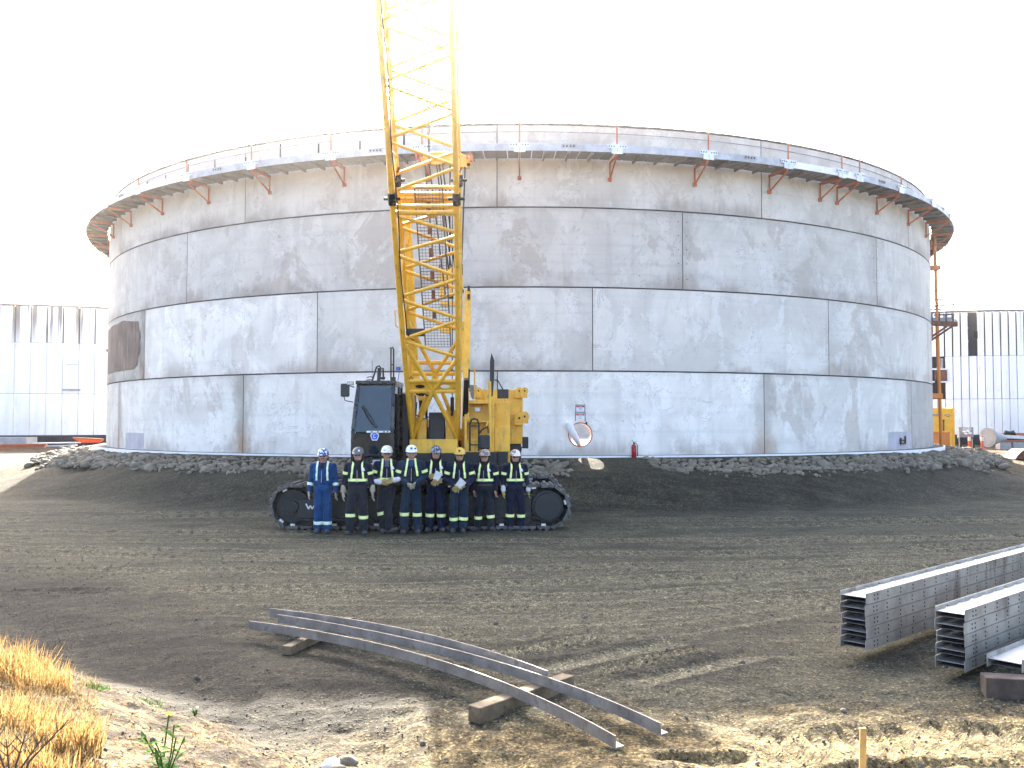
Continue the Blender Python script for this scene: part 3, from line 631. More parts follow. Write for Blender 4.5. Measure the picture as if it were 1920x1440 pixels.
for k, (x, y, s) in enumerate(kept):
    r = math.hypot(x-TCX, y-TCY); z = float(base_h(np.array([x]), np.array([y]))[0])+s*.16-.03; sc = (s*rng.uniform(.95,1.35), s*rng.uniform(.8,1.1), s*rng.uniform(.75,1.0)); rot = (rng.uniform(-.4,.4), rng.uniform(-.4,.4), rng.uniform(0, 6.28))
    inview = abs(x) < y*.56
    if k < 300 and inview:
        o = bpy.data.objects.new('boulder', rocks[k % 9]); COL.objects.link(o); place(o, (x, y, z)); o.rotation_euler = rot; o.scale = sc
        aa = math.degrees(math.atan2(x-TCX, TCY-y)); zone = 'far left of the crane' if aa < -33 else 'left of the crane' if aa < -14 else 'behind the crane' if aa < 4 else 'right of the fire extinguisher' if aa < 25 else 'at the right of the tank'; row = 'in the upper rows' if r < TR+1.25 else 'in the middle rows' if r < TR+1.85 else 'at the lower edge'; big = 'large' if s > .19 else 'medium' if s > .15 else 'small'
        tags(o, '%s boulder %s of the riprap, %s' % (big, row, zone), 'boulder', 'riprap boulders %s' % zone)
    else:
        e = Matrix.Rotation(rot[2], 3, 'Z')@Matrix.Rotation(rot[1], 3, 'Y')@Matrix.Rotation(rot[0], 3, 'X'); rest.append((k % 9, np.array([x, y, z]), np.array(e)@np.diag(sc)))
smallr = []
for _ in range(900):
    a = rng.uniform(-75, 75)
    if 3.5 < a < 10.5: continue
    x, y, _z = cyl(a, TR+1.2+1.5*rng.random()**1.3, 0); s = rng.uniform(.025,.085); smallr.append((int(rng.integers(9)), np.array([x, y, float(base_h(np.array([x]), np.array([y]))[0])+s*.3]), rmat()*s))
merged('riprap', rocks, rest+smallr, M['rock'], label='smaller and farther stones filling the riprap band round the tank', cat='riprap', kind='stuff')
print('rocks', len(kept))
# ---------------------------------------------------------------- crawler crane
CX = -1.85
crane = empty('crawler_crane', (CX, 23.0, 0), 'yellow lattice boom crawler crane with black cab standing before the concrete tank', 'crane')
Y_, K_ = M['yellow'], M['black']
def crawler(y0, y1, face):
    """one crawler between depths y0 (front face) and y1: frame, shoes, rollers, sprocket cover"""
    xl, xr, R_, zc = -4.93, .80, .47, .53
    L = xr-xl; per = 2*L+2*PI*R_; n = 46; ym = (y0+y1)/2
    b = MB(); b.box((0,0,.01), (per/n*.91, y1-y0, .065)); b.box((per/n*.22, 0, -.045), (.07, (y1-y0)*.97, .05)); b.box((-per/n*.24, 0, -.035), (.06, (y1-y0)*.97, .035))
    sh = None; lug = None
    for k in range(n):
        s = per*k/n; sag = 0
        if s < L: p = (xl+s, zc-R_); d = (1, 0)
        elif s < L+PI*R_: t = (s-L)/R_-PI/2; p = (xr+R_*math.cos(t), zc+R_*math.sin(t)); d = (-math.sin(t), math.cos(t))
        elif s < 2*L+PI*R_:
            q = (s-L-PI*R_)/L; p = (xr-L*q, zc+R_+.05*math.sin(PI*q)); d = (-1, -.05*PI/L*math.cos(PI*q)*1.)
        else: t = (s-2*L-PI*R_)/R_+PI/2; p = (xl+R_*math.cos(t), zc+R_*math.sin(t)); d = (-math.sin(t), math.cos(t))
        ang = -math.atan2(d[1], d[0]); loc = V(p[0], ym, p[1])
        if sh is None:
            sh = b.build('track_shoe', M['grouser'], crane, bevel=.006, loc=(0,0,0)); place(sh, loc, crane); sh.rotation_euler = (0, ang, 0)
            l2 = MB(); l2.box((0, 0, .05), (.10, .05, .07)); lug = l2.build('guide_lug', M['shiny'], crane, loc=(0,0,0)); place(lug, loc+V(0, -(y1-y0)/2+.10, 0), crane); lug.rotation_euler = (0, ang, 0)
            b3 = MB(); b3.box((0,0,.09), (per/n*1.04,.30,.11)); b3.box((.05,0,.14),(.06,.2,.08)); lk = b3.build('track_link', M['trackblack'], crane, loc=(0,0,0)); place(lk, loc, crane); lk.rotation_euler = (0, ang, 0)
        else:
            inst(sh, 'track_shoe', loc, crane, (0, ang, 0)); inst(lk, 'track_link', loc, crane, (0, ang, 0))
            if k % 3 == 0: inst(lug, 'guide_lug', loc+V(0, -(y1-y0)/2+.10, 0), crane, (0, ang, 0))
    f = MB(); z0, z1 = .26, .80; fy = y0+.10
    f.prism([(xl+.32, fy, z0), (xr-.36, fy, z0), (xr-.36, fy, z1-.04), (xr-.7, fy, z1), (-3.9, fy, z1), (xl+.32, fy, z1-.16)], (0, y1-y0-.2, 0))
    f.build('track_frame', M['trackblack'], crane, bevel=.015)
    f = MB(); f.prism([(xl+.12, y0+.02, .27), (-3.0, y0+.02, .27), (-3.0, y0+.02, .77), (xl+.16, y0+.02, .68)], (0, .09, 0)); f.bar((xl+.12, y0+.01, .235), (-3.0, y0+.01, .235), .03, .035)
    fr = f.build('frame_plate', K_, crane, bevel=.01)
    if face:
        w = MB()
        for (x0, z0_, x1, z1_) in [(-4.62,.60,-4.56,.48), (-4.56,.48,-4.52,.56), (-4.52,.56,-4.48,.48), (-4.48,.48,-4.40,.61), (-4.44,.545,-4.40,.61)]: w.bar((x0, y0+.014, z0_), (x1, y0+.014, z1_), .012, .028, up=(0,0,1))
        w.build('maker_mark', M['white'], fr)
    for k in range(9):
        x = xl+.62+k*(L-1.1)/8; r = MB(); r.tube((x, y0+.12, .205), (x, y1-.12, .205), .105, 12); r.tube((x, y0+.06, .205), (x, y0+.12, .205), .06, 10); r.build('track_roller', M['trackblack'], crane, smooth=True)
    for x in (-3.6, -2.1, -.6):
        r = MB(); r.tube((x, y0+.2, .83), (x, y1-.2, .83), .085, 10); r.build('carrier_roller', M['trackblack'], crane, smooth=True)
    s = MB(); s.tube((xr, y0+.12, zc), (xr, y1-.12, zc), .36, 28); s.tube((xr, y0+.02, zc), (xr, y0+.12, zc), .30, 28)
    for k in range(12): t = 2*PI*k/12; s.box((xr+.385*math.cos(t), ym, zc+.385*math.sin(t)), (.09, .3, .07), Matrix.Rotation(-t, 3, 'Y'))
    s.build('drive_sprocket', K_, crane, bevel=.008)
    s = MB(); s.tube((xl, y0+.14, zc), (xl, y1-.14, zc), .37, 24); s.tube((xl, y0+.05, zc), (xl, y0+.14, zc), .13, 16); s.build('idler_wheel', M['trackblack'], crane, bevel=.008)
crawler(21.0, 21.8, True); crawler(24.35, 25.15, False)
b = MB(); b.bx(-3.0, -.7, 21.85, 24.3, .38, .95); b.tube((CX, 23.05, .95), (CX, 23.05, 1.16), .85, 32); b.bar((-4.1, 21.4, .62), (-4.1, 24.7, .62), .5, .4); b.bar((.0, 21.4, .62), (.0, 24.7, .62), .5, .4); b.build('carbody', K_, crane, bevel=.02)
# revolving frame and deck
b = MB(); b.bx(-3.75, -.12, 21.75, 24.15, 1.14, 1.42); b.bx(-2.45, -1.15, 21.9, 24.9, 1.42, 1.7); b.build('rotating_frame', K_, crane, bevel=.02)
b = MB(); b.bx(-2.42, -1.28, 22.05, 22.25, 1.16, 2.02); b.bx(-2.42, -2.30, 22.25, 24.2, 1.42, 2.0); b.bx(-1.40, -1.28, 22.25, 24.2, 1.42, 2.0); b.bar((-2.40, 22.03, 1.62), (-1.30, 22.03, 1.62), .02, .015); b.bar((-2.2, 22.03, 1.48), (-1.7, 22.03, 1.48), .02, .015); b.build('front_panel', Y_, crane, bevel=.012)
b = MB(); b.tube((-2.1, 22.95, 1.95), (-1.55, 22.95, 1.95), .36, 24); b.tube((-2.14, 22.95, 1.95), (-2.1, 22.95, 1.95), .46, 24); b.tube((-1.55, 22.95, 1.95), (-1.51, 22.95, 1.95), .46, 24); b.bx(-2.0, -1.62, 22.45, 22.7, 2.0, 2.66); b.build('hoist_drum', K_, crane, bevel=.03)
for q in ((-2.28,-2.06,2.5), (-1.60,-1.36,2.72)): b = MB(); b.bx(q[0], q[1], 22.5, 23.2, 1.95, q[2]); b.build('drum_guard', Y_, crane, bevel=.015)
# ---- cab
cb = MB(); x0, x1, yf, yb, zb, zt = -3.70, -2.70, 21.45, 23.15, 1.30, 3.36
def cabx(z): return x0+.10*max(0, (z-2.2)/1.16)
G = [V(cabx(zb), yf+.05, zb), V(x0-.02, yf, 1.9), V(x0-.01, yf, 2.3), V(cabx(3.3), yf+.16, 3.3)]
post = lambda a, c_: cb.bar(a, c_, .085, .085)
for xa in (0, 1):
    f = lambda z: (cabx(z)+.04) if xa == 0 else x1-.05
    prof = [(1.30, yf+.10), (1.75, yf), (2.25, yf), (2.8, yf+.06), (3.3, yf+.20)]
    for (za, ya), (zc_, yc) in zip(prof[:-1], prof[1:]): post((f(za), ya+.04, za), (f(zc_), yc+.04, zc_))
    post((f(1.3), yb-.05, 1.3), (f(3.3), yb-.05, 3.3)); post((f(3.3), yf+.2, 3.3), (f(3.3), yb, 3.3)); post((f(1.3), yf+.1, 1.34), (f(1.3), yb, 1.34)); post((f(2.3), 22.55, 1.3), (f(3.3), 22.55, 3.3))
    cb.bx(f(1.6)-.03, f(1.6)+.03, yf+.1, yb-.05, 1.3, 1.82)
cb.bx(x0+.02, x1, yf+.12, yb, 1.28, 1.36); cb.bx(x0+.02, x1, yf+.06, yf+.12, 1.32, 1.62); cb.bx(cabx(3.3)-.02, x1+.01, yf+.14, yb+.02, 3.30, 3.39); cb.bx(x0, x1, yb-.06, yb, 1.3, 2.2)
cb.bar((x0+.05, yf+.03, 1.66), (x1-.05, yf+.03, 1.66), .06, .06)
cab = cb.build('cab', M['cabblack'], crane, bevel=.018)
g = MB(); g.add([(cabx(2.25)+.07, yf+.035, 2.20), (x1-.09, yf+.035, 2.20), (x1-.09, yf+.20, 3.27), (cabx(3.25)+.06, yf+.20, 3.27)], [(0,1,2,3)]); g.build('windshield', M['glass'], cab, solid=.008)
g = MB(); g.add([(cabx(1.7)+.07, yf+.035, 1.69), (x1-.09, yf+.035, 1.69), (x1-.09, yf+.035, 2.17), (cabx(2.2)+.07, yf+.035, 2.17)], [(0,1,2,3)]); g.build('lower_windshield', M['glass'], cab, solid=.008)
for ya, yc in ((yf+.22, 22.5), (22.6, yb-.1)):
    g = MB(); g.add([(x1-.04, ya, 1.84), (x1-.04, yc, 1.84), (x1-.04, yc, 3.26), (x1-.04, ya, 3.26)], [(0,1,2,3)]); g.build('side_window', M['glass'], cab, solid=.008)
    g = MB(); g.add([(x0+.06, ya, 1.84), (x0+.06, yc, 1.84), (x0+.12, yc, 3.26), (x0+.12, ya, 3.26)], [(0,1,2,3)]); g.build('side_window', M['glass'], cab, solid=.008)
g = MB(); g.add([(x0+.12, yb-.03, 2.22), (x1-.1, yb-.03, 2.22), (x1-.1, yb-.03, 3.26), (x0+.12, yb-.03, 3.26)], [(0,1,2,3)]); g.build('rear_window', M['glass'], cab, solid=.008)
g = MB(); g.bx(-3.4, -2.95, 22.45, 22.6, 1.85, 2.75); g.bx(-3.42, -2.93, 22.0, 22.5, 1.75, 1.9); g.bx(-3.32, -3.03, 22.46, 22.56, 2.76, 2.95); g.build('seat', M['screen'], cab, bevel=.04)
g = MB(); g.bx(-3.62, -2.8, 21.62, 21.8, 2.02, 2.14); g.bx(-3.0, -2.78, 21.7, 21.78, 2.15, 2.5); g.build('console', M['screen'], cab, bevel=.02)
g = MB(); g.bx(-3.34, -2.80, yf+.012, yf+.03, 2.185, 2.225); g.build('decal_strip', M['white'], cab)
for kx in (-3.22,-3.08,-2.94,-2.86): g = MB(); g.bx(kx-.02, kx+.02, yf+.006, yf+.013, 2.192, 2.218); g.build('decal_mark', K_, cab)
g = MB(); g.path([P(678,762,21.40), P(690,785,21.38), P(702,800,21.40)], .016, 6); g.path([P(681,760,21.40), P(699,789,21.37), P(706,800,21.39)], .012, 6); g.build('wiper', K_, cab)
# keystone shaped badge
bc = P(702.5, 818.5, yf-.004); pts = [(-.085,.075), (-.03,.075), (-.03,.06), (.03,.06), (.03,.075), (.085,.075), (.098,.015), (.055,-.09), (-.055,-.09), (-.098,.015)]
g = MB(); g.prism([bc+V(x*1.0, 0, z) for x, z in pts], (0, .012, 0)); bd_ = g.build('cab_badge', M['white'], cab)
g = MB(); g.prism([bc+V(x*.80, -.004, z*.80) for x, z in pts], (0, .006, 0)); g.build('badge_face', M['bluelogo'], bd_)
g = MB(); g.bar(bc+V(-.022,-.007,.035), bc+V(-.016,-.007,-.03), .014, .004, up=(0,1,0)); g.bar(bc+V(-.016,-.007,-.03), bc+V(.03,-.007,-.024), .014, .004, up=(0,1,0)); g.build('badge_letter', M['white'], bd_)
g = MB(); g.bx(-3.20, -2.9, yf+.02, yf+.06, 1.40, 1.56); g.build('cab_lamp', M['lens'], cab, bevel=.01)
g = MB(); g.path([P(697,873,21.4)+V(-.03,0,.04), P(697,873,21.4)+V(.05,0,.04), P(697,873,21.4)+V(.05,0,-.06)], .014, 4); g.build('step_bracket', M['galv'], cab)
# mirror and work lamp left of the cab
b = MB(); c = P(647, 731.5, 21.3); b.box(c, (.205,.07,.31)); b.build('mirror', K_, crane, bevel=.035)
b = MB(); c = P(657, 718.5, 21.3); b.box(c, (.15,.08,.085)); ml = b.build('work_lamp', M['grey'], crane, bevel=.01); b = MB(); b.box(c+V(0,-.042,0), (.12,.006,.06)); b.build('lamp_lens', M['lens'], ml)
b = MB(); b.path([P(655,723,21.35), P(664,726,21.45)], .014); b.path([P(645,744,21.35), P(647,751,21.35), P(652,752,21.38), P(662,754,21.45)], .013); b.build('mirror_arm', K_, crane)
# cab roof rails, antenna, masts
b = MB(); b.path([P(698,714,21.9), P(706,688,21.9), P(711,686,21.9), P(714,690,21.9), P(712,714,21.9)], .022); b.path([P(709,714,21.8), P(713,690,21.8), P(718,690,21.8), P(719,712,21.8)], .022); b.bar(P(710,714,21.7), P(711,690,21.7), .07, .05); b.path([P(713,709,21.6), P(722,709,21.6)], .03); b.build('roof_rail', K_, crane)
b = MB(); b.path([P(733,714,22.2), P(733,653,22.2), P(736,651,22.2), P(738,655,22.2), P(738,708,22.2)], .020); b.path([P(733,684,22.2), P(738,684,22.2)], .014); b.path([P(733,653,22.2), P(731,652,22.2)], .016); b.box(P(737,711,22.2), (.12,.1,.1)); b.build('handrail', K_, crane)
b = MB(); b.path([P(688,708,21.7), P(694,706,21.7), P(700,708,21.7)], .012); b.path([P(697,712,21.7), P(691,712,21.7), P(685,714,21.7)], .012); b.path([P(698,713,21.9), P(698,676,21.9)], .005, 4); b.build('antenna', K_, crane)
b = MB(); b.path([P(746,714,21.6), P(749,695,21.5)], .01); b.box(P(747,691,21.5), (.10,.06,.08)); b.build('blue_lamp', M['bluelogo'], crane, bevel=.01)
b = MB(); b.bx(-2.66, -2.47, 22.5, 24.1, 1.43, 3.12); b.bx(-3.65, -2.67, 23.3, 24.1, 1.43, 3.0); b.build('hydraulic_cabinet', K_, crane, bevel=.03)
# ---- right hand machinery house
hx0, hx1, hy = -1.12, -.42, 22.0
b = MB(); b.bx(hx0, hx1, hy, 24.1, 1.72, 1.98); b.bx(hx0, hx0+.06, hy, 24.1, 1.98, 2.94); b.bx(hx1-.06, hx1, hy, 24.1, 1.98, 2.94); b.bx(hx0+.06, hx1-.06, hy+.3, 24.1, 1.98, 2.94); b.bx(hx0+.06, hx1-.06, hy, hy+.3, 2.86, 2.94); b.bx(hx0+.06, hx1-.06, hy, hy+.3, 2.42, 2.46); b.bx(hx0+.06, hx1-.06, hy-.02, hy+.3, 1.98, 2.02)
for z in (2.15,2.28): b.bx(hx0+.1, hx1-.1, hy+.28, hy+.3, z, z+.015)
b.build('machinery_house', Y_, crane, bevel=.012)
b = MB(); b.bx(hx1, -.05, 22.5, 24.15, 1.45, 2.9); b.bx(-.42, -.06, 22.2, 22.5, 1.72, 2.3); b.build('engine_hood', Y_, crane, bevel=.015)
b = MB(); b.bx(-1.18, -.36, 22.0, 22.3, 1.16, 1.72); b.bx(-.36, -.1, 22.2, 22.5, 1.1, 1.72); b.build('side_skirt', K_, crane, bevel=.015)
b = MB(); c = P(895.5, 768, hy-.05); b.box(c, (.14,.08,.11)); hl = b.build('headlamp', M['grey'], crane, bevel=.012); b = MB(); b.box(c+V(0,-.042,0), (.11,.006,.08)); b.build('lamp_lens', M['lens'], hl)
b = MB(); b.path([P(881,846,21.85), P(881,795,21.85), P(884,787,21.85), P(889.5,785,21.85), P(895,787,21.85), P(898,795,21.85), P(897.5,846,21.85)], .022, 8)
for py in (799, 834): b.bar(P(881,py,21.85), P(898,py,21.85), .05, .03)
b.path([P(898,814,21.85), P(903,806,21.85), P(914,800,21.85), P(916,812,21.8)], .02, 6); b.build('access_ladder', K_, crane)
b = MB(); b.box(P(908.5, 829, 21.7), (.245,.07,.33)); b.build('mirror', K_, crane, bevel=.04)
b = MB(); b.box(P(943, 738.5, 22.3), (.27,.07,.22)); b.path([P(925,712,22.3), P(933,713,22.3), P(943,730,22.35)], .016); b.path([P(932,705,22.35), P(932,716,22.35)], .012); b.build('mirror', K_, crane, bevel=.03)
b = MB(); b.path([P(919,842,21.9), P(919,792,21.9), P(918,715,21.9)], .036, 8); b.path([P(916,790,21.9), P(912,798,21.9)], .025); b.path([P(878,788,22.0), P(876.5,730,22.0)], .03, 8); b.path([P(890,749,22.2), P(890,690,22.2)], .02, 6); b.build('grab_rail', Y_, crane)
b = MB(); b.prism([P(921.5,661,22.2), P(927,676,22.2), P(926.5,710,22.2), P(924,742,22.2), P(917,748,22.2), P(914,745,22.2), P(918.5,712,22.2), P(918.5,678,22.2)], (0,.05,0)); b.build('exhaust_shield', K_, crane, bevel=.008)
b = MB(); b.prism([P(878.5,690,22.15), P(881,693,22.15), P(880.5,728,22.15), P(877,728,22.15)], (0,.05,0)); b.build('dark_post', K_, crane)
b = MB(); b.path([P(888,746,22.6), P(886,735,22.6)], .06, 10); b.path([P(886,735,22.6), P(887,722,22.6)], .09, 10); b.box(P(890,746,22.6), (.12,.1,.06)); b.build('intake_stack', M['grey'], crane)
# ---- counterweight
b = MB(); b.bx(-.95, .28, 24.25, 25.5, 1.86, 3.26); b.bx(-3.95, -2.6, 24.25, 25.5, 1.86, 3.2); b.bx(-2.59, -.96, 24.4, 25.5, 1.86, 2.25); b.box((-.25, 24.24, 2.62), (.95, .012, .012)); cw = b.build('counterweight', Y_, crane, bevel=.03)
b = MB(); b.bx(-3.9, .24, 24.28, 25.4, 1.14, 1.86); b.build('lower_counterweight', K_, crane, bevel=.03)
for (px, py, s) in [(973.5,733,1), (984.,733,1), (897,733,1), (974,784,1.25), (983,781,1.4)]:
    b = MB(); c = P(px, py, 24.1)+V(0,.012*(px % 2),0); b.tube(c+V(0,-.03,0), c+V(0,.03,0), .095*s, 16); b.box(c+V(-.02,0,-.1), (.17*s,.05,.16)); l = b.build('lifting_lug', Y_, cw, bevel=.006); b = MB(); b.tube(c+V(0,-.037,0), c+V(0,-.03,0), .022*s, 10); b.build('lug_eye', M['darkhole'], l)
b = MB(); c = P(985, 830, 24.3); b.box(c, (.16,.14,.30)); b.path([c+V(-.1,-.05,-.1), c+V(-.16,-.05,-.35)], .03); b.build('tail_lamp_bracket', K_, crane, bevel=.03)
# ---- gantry behind the boom
b = MB(); b.bar(P(871,870,23.3), P(877.5,545,24.6), .17, .17); b.bar(P(866,620,24.3), P(871,700,24.0), .10, .10); b.bar(P(838,611,24.5), P(876,611,24.5), .22, .22); b.bar(P(826,570,24.9), P(868,570,24.9), .22, .12); b.bar(P(826,617,24.4), P(848,621,24.4), .12, .16); b.bar(P(779,700,23.6), P(763,395,22.3), .16, .14); b.bar(P(793,760,23.6), P(779,700,23.6), .16, .14); gn = b.build('gantry', Y_, crane, bevel=.012)
for py in (541, 556, 630, 650, 662): b = MB(); b.box(P(879, py, 24.4), (.07,.10,.13)); b.build('gantry_pin', K_, gn, bevel=.01)
b = MB(); b.prism([P(866,539,24.6), P(870,545,24.6), P(868,550,24.6), P(863,546,24.6)], (0,.1,0)); b.build('hook_latch', K_, gn)
# sheave block at the top of the gantry
b = MB(); b.prism([P(822,503,24.8), P(827,500,24.8), P(834,503,24.8), P(840,506,24.8), P(846,500,24.8), P(851,502,24.8), P(866,512,24.8), P(868,525,24.8), P(845,527,24.8), P(843,536,24.8), P(828,536,24.8), P(822,528,24.8)], (0,.3,0)); b.bar(P(829,536,24.9), P(828.5,556,24.9), .12,.12); b.bar(P(845.5,533,24.9), P(846,556,24.9), .10,.12); b.bar(P(866,525,24.8), P(866,548,24.8), .09, .09); sb_ = b.build('sheave_block', Y_, crane, bevel=.015)
for px in (826, 845, 865): b = MB(); c = P(px, 506, 24.95); b.tube(c+V(-.04,0,0), c+V(.04,0,0), .15, 16); b.build('sheave', M['rust'], sb_)
b = MB(); b.bar(P(829,556,24.88), P(829,560,24.88), .14, .14); b.bar(P(846,556,24.88), P(846,560,24.88), .12,.14); b.build('block_foot', K_, sb_)
# bridle plate hanging from the pendants
b = MB(); b.prism([P(783,306,23.9), P(788,297,23.9), P(800,288,23.9), P(812,284,23.9), P(850,284,23.9), P(863,286,23.9), P(875,292,23.9), P(883,291,23.9), P(882,314,23.9), P(866,314,23.9), P(845,308,23.9), P(800,308,23.9)], (0,.16,0)); pl = b.build('bridle_plate', Y_, crane, bevel=.012)
for px, py in ((878.5,309), (805,306), (832.5,305)): b = MB(); b.disc(P(px, py, 23.9), (0,-1,0), .05, .01, 10); b.build('plate_hole', M['darkhole'], pl)
for px in (783, 880): b = MB(); c = P(px, 294, 23.85); b.path([c+V(-.05,0,-.06), c+V(-.06,0,.05), c+V(.02,0,.09), c+V(.07,0,.02)], .03, 6); b.box(c+V(.05,0,-.05), (.08,.1,.16)); b.build('shackle', M['orange'], pl)
ropes = [((805,308),(836,560),23.9,24.8), ((797,308),(812,480),23.9,24.6), ((819,308),(841,505),23.9,24.9), ((824,308),(846,505),23.9,24.9), ((830,308),(853,505),23.9,24.9), ((872,312),(865,512),23.9,24.8), ((844,308),(843,505),23.9,24.9), ((800,150),(805,308),23.6,23.9), ((803,190),(805,308),23.65,23.9)]
for (p, q, ya, yc) in ropes: b = MB(); b.tube(P(*p, ya), P(*q, yc), .020, 6); b.build('wire_rope', M['rope'], crane)
b = MB(); b.path([P(848,400,21.5), P(848,560,22.0), P(848,700,22.4)], .012, 5); b.tube(P(848,745,22.4), P(848,770,22.4), .045, 8); b.path([P(848,700,22.4), P(848,745,22.4)], .012, 5); b.path([P(848,770,22.4), P(847,780,22.4)], .03, 6); b.build('hanging_rope', M['rope'], crane)
# ---- boom: lattice sections leaning towards the camera
BET = math.radians(55); ax = V(0, -math.cos(BET), math.sin(BET)); up_ = V(0, math.sin(BET), math.cos(BET)); FOOT = V(CX, 22.6, 1.75)
def bw(s): return float(np.interp(s, [0, 1.8, 3.2, 6.4, 9, 16], [1.06, 1.16, 1.24, 1.32, 1.34, 1.36]))
def bdp(s): return float(np.interp(s, [0, 1.6, 3.4, 16], [.12, .75, 1.05, 1.1]))
def bp(s, sx, face): return FOOT+ax*s+V(sx*bw(s)/2+(.06-.10*(s < 3)*0)*min(1, s/7), 0, 0)+up_*(bdp(s) if face else 0)
boom = empty('lattice_boom', FOOT, parent=crane)
def chord(s0, s1, sx, face, r):
    n = max(2, int((s1-s0)/1.0)); b = MB(); b.path([bp(s0+(s1-s0)*k/n, sx, face) for k in range(n+1)], r, 10); return b.build('chord', Y_, boom, smooth=True)
def lace(p, q, r=.038): b = MB(); b.tube(p, q, r, 8); return b.build('lacing', Y_, boom, smooth=True)
SEC = [(0, 6.38), (6.42, 15.6)]
for (s0, s1) in SEC:
    for sx in (-1, 1):
        for face in (0, 1): chord(s0, s1, sx, face, .062 if face == 0 else .055)
# belly face: photographed node heights, then a regular zigzag
nodesL = [3.05, 4.11, 5.15, 6.02]; nodesR = [2.62, 3.60, 4.62, 5.62]
L = lambda s, f: bp(s, -1, f); R_ = lambda s, f: bp(s, 1, f)
for f in (0, 1):
    sh = .18*f
    for a, c in [(3.05,2.62),(3.09,3.56),(4.09,3.62),(4.15,4.58),(5.14,4.64),(5.20,5.58),(6.05,5.66)]: lace(L(a+sh*(a < 6), f), R_(c+sh, f))
    for s in (6.10, 6.24): lace(L(s, f), R_(s, f), .045)
    for s in (1.70, 1.98): lace(L(s, f), R_(s, f), .05)
    mid = (L(1.70, f)+R_(1.70, f))/2
    lace(mid, L(3.02, f), .05); lace(mid, R_(2.6, f), .05); lace(mid, L(.35, f), .05); lace(mid, R_(.35, f), .05)
    s = 6.55; k = 0
    while s < 15.2:
        lace(L(s, f) if k % 2 == 0 else R_(s, f), R_(s+.5, f) if k % 2 == 0 else L(s+.5, f), .036); s += .55; k += 1
for sx in (-1, 1):
    s = 2.0; k = 0
    while s < 15.2:
        if not (5.7 < s < 6.3): lace(bp(s, sx, k % 2), bp(s+.5, sx, 1-k % 2), .030)
        s += .55; k += 1
b = MB(); b.prism([L(1.72,0)+up_*-.015, R_(1.72,0)+up_*-.015, R_(1.96,0)+up_*-.015, L(1.96,0)+up_*-.015], up_*.03); gp = b.build('gusset_plate', Y_, boom)
for q in (.25, .75):
    c = L(1.84,0)*(1-q)+R_(1.84,0)*q; b = MB(); n = 16; b.prism([c+V(.11*math.cos(2*PI*k/n),0,0)+ax*.05*math.sin(2*PI*k/n)-up_*.019 for k in range(n)], up_*.003); b.build('oval_opening', M['white'] if q > .5 else M['darkhole'], gp)
for s0, s1 in ((5.62, 6.02),):
    b = MB(); b.prism([L(s0,1)+V(.06,0,0), R_(s0,1)+V(-.06,0,0), R_(s1,1)+V(-.06,0,0), L(s1,1)+V(.06,0,0)], up_*.03); b.bar(L(s0+.02,1), R_(s0+.02,1), .08, .08); b.bar(L(s1,1), R_(s1,1), .08, .08); b.build('cross_plate', Y_, boom)
for f in (0, 1):
    for sx in (-1, 1):
        c = bp(6.40, sx, f); b = MB(); b.tube(c-ax*.13, c+ax*.13, .085, 12); b.tube(c+V(-.17,0,0), c+V(.17,0,0), .035, 8); b.box(c, (.14,.14,.14)); b.build('boom_pin', M['trackblack'], boom, bevel=.01)
for sx in (-1, 1):
    c = bp(0, sx, 0); b = MB(); b.tube(c+V(-.09,0,0), c+V(.09,0,0), .13, 16); b.tube(c, c+ax*.3+up_*.0, .085, 12); b.build('boom_foot', K_, boom)
    for f in (.55,): b = MB(); c = bp(6.75, sx, 1); b.path([c+V(-.05,0,0), c+V(-.05,0,-.12), c+V(.03,0,-.16), c+V(.06,0,-.06)], .02, 6); b.build('shackle', M['rust'], boom)
# catwalk mesh inside the boom, hose along the left chord, small fittings
b = MB(); cw0, cw1 = 2.3, 6.25
for k in range(9): x = -.30+.6*k/8; b.bar(FOOT+ax*cw0+V(x+.10,0,0)+up_*1.0, FOOT+ax*cw1+V(x+.06,0,0)+up_*1.0, .008 if k % 8 else .03, .012)
n = 52
for k in range(n+1): s = cw0+(cw1-cw0)*k/n; b.bar(FOOT+ax*s+V(-.22,0,0)+up_*1.0, FOOT+ax*s+V(.38,0,0)+up_*1.0, .010 if k % 13 else .05, .012)
b.build('catwalk_mesh', M['mesh'], boom)
for s in (3.2, 3.7, 4.2, 4.75, 5.3, 5.85): b = MB(); b.box(FOOT+ax*s+V(.05,0,0)+up_*.98, (.09,.06,.20)); b.build('catwalk_clip', M['rust'], boom, bevel=.01)
b = MB(); b.path([L(s, 0)+V(.09+.02*math.sin(s*2.3),0,0)-up_*.04 for s in np.arange(3.3, 12.5, .4)], .014, 6); b.path([L(3.3,0)+V(.09,0,0)-up_*.04, L(3.12,0)+V(.16,0,0), L(3.0,0)+V(.24,0,0)+up_*.1], .014, 6); b.path([L(1.9,0)+V(-.02,0,0), L(2.1,0)+V(.1,0,0), L(1.95,0)+V(.2,0,0), L(1.7,0)+V(.18,0,0)], .012, 5); b.build('control_hose', M['rubber'], boom)
b = MB(); c = (L(2.98,0)+R_(2.98,0))/2+V(-.38,0,0)+up_*.5; b.box(c, (.42,.3,.16)); b.build('hose_reel', K_, boom, bevel=.03)
b = MB(); c = L(3.75,0); b.path([c+V(-.02,0,.05), c+V(-.13,0,.05), c+V(-.11,0,-.28), c+V(-.05,0,-.32)], .018, 6); b.build('angle_indicator', Y_, boom)
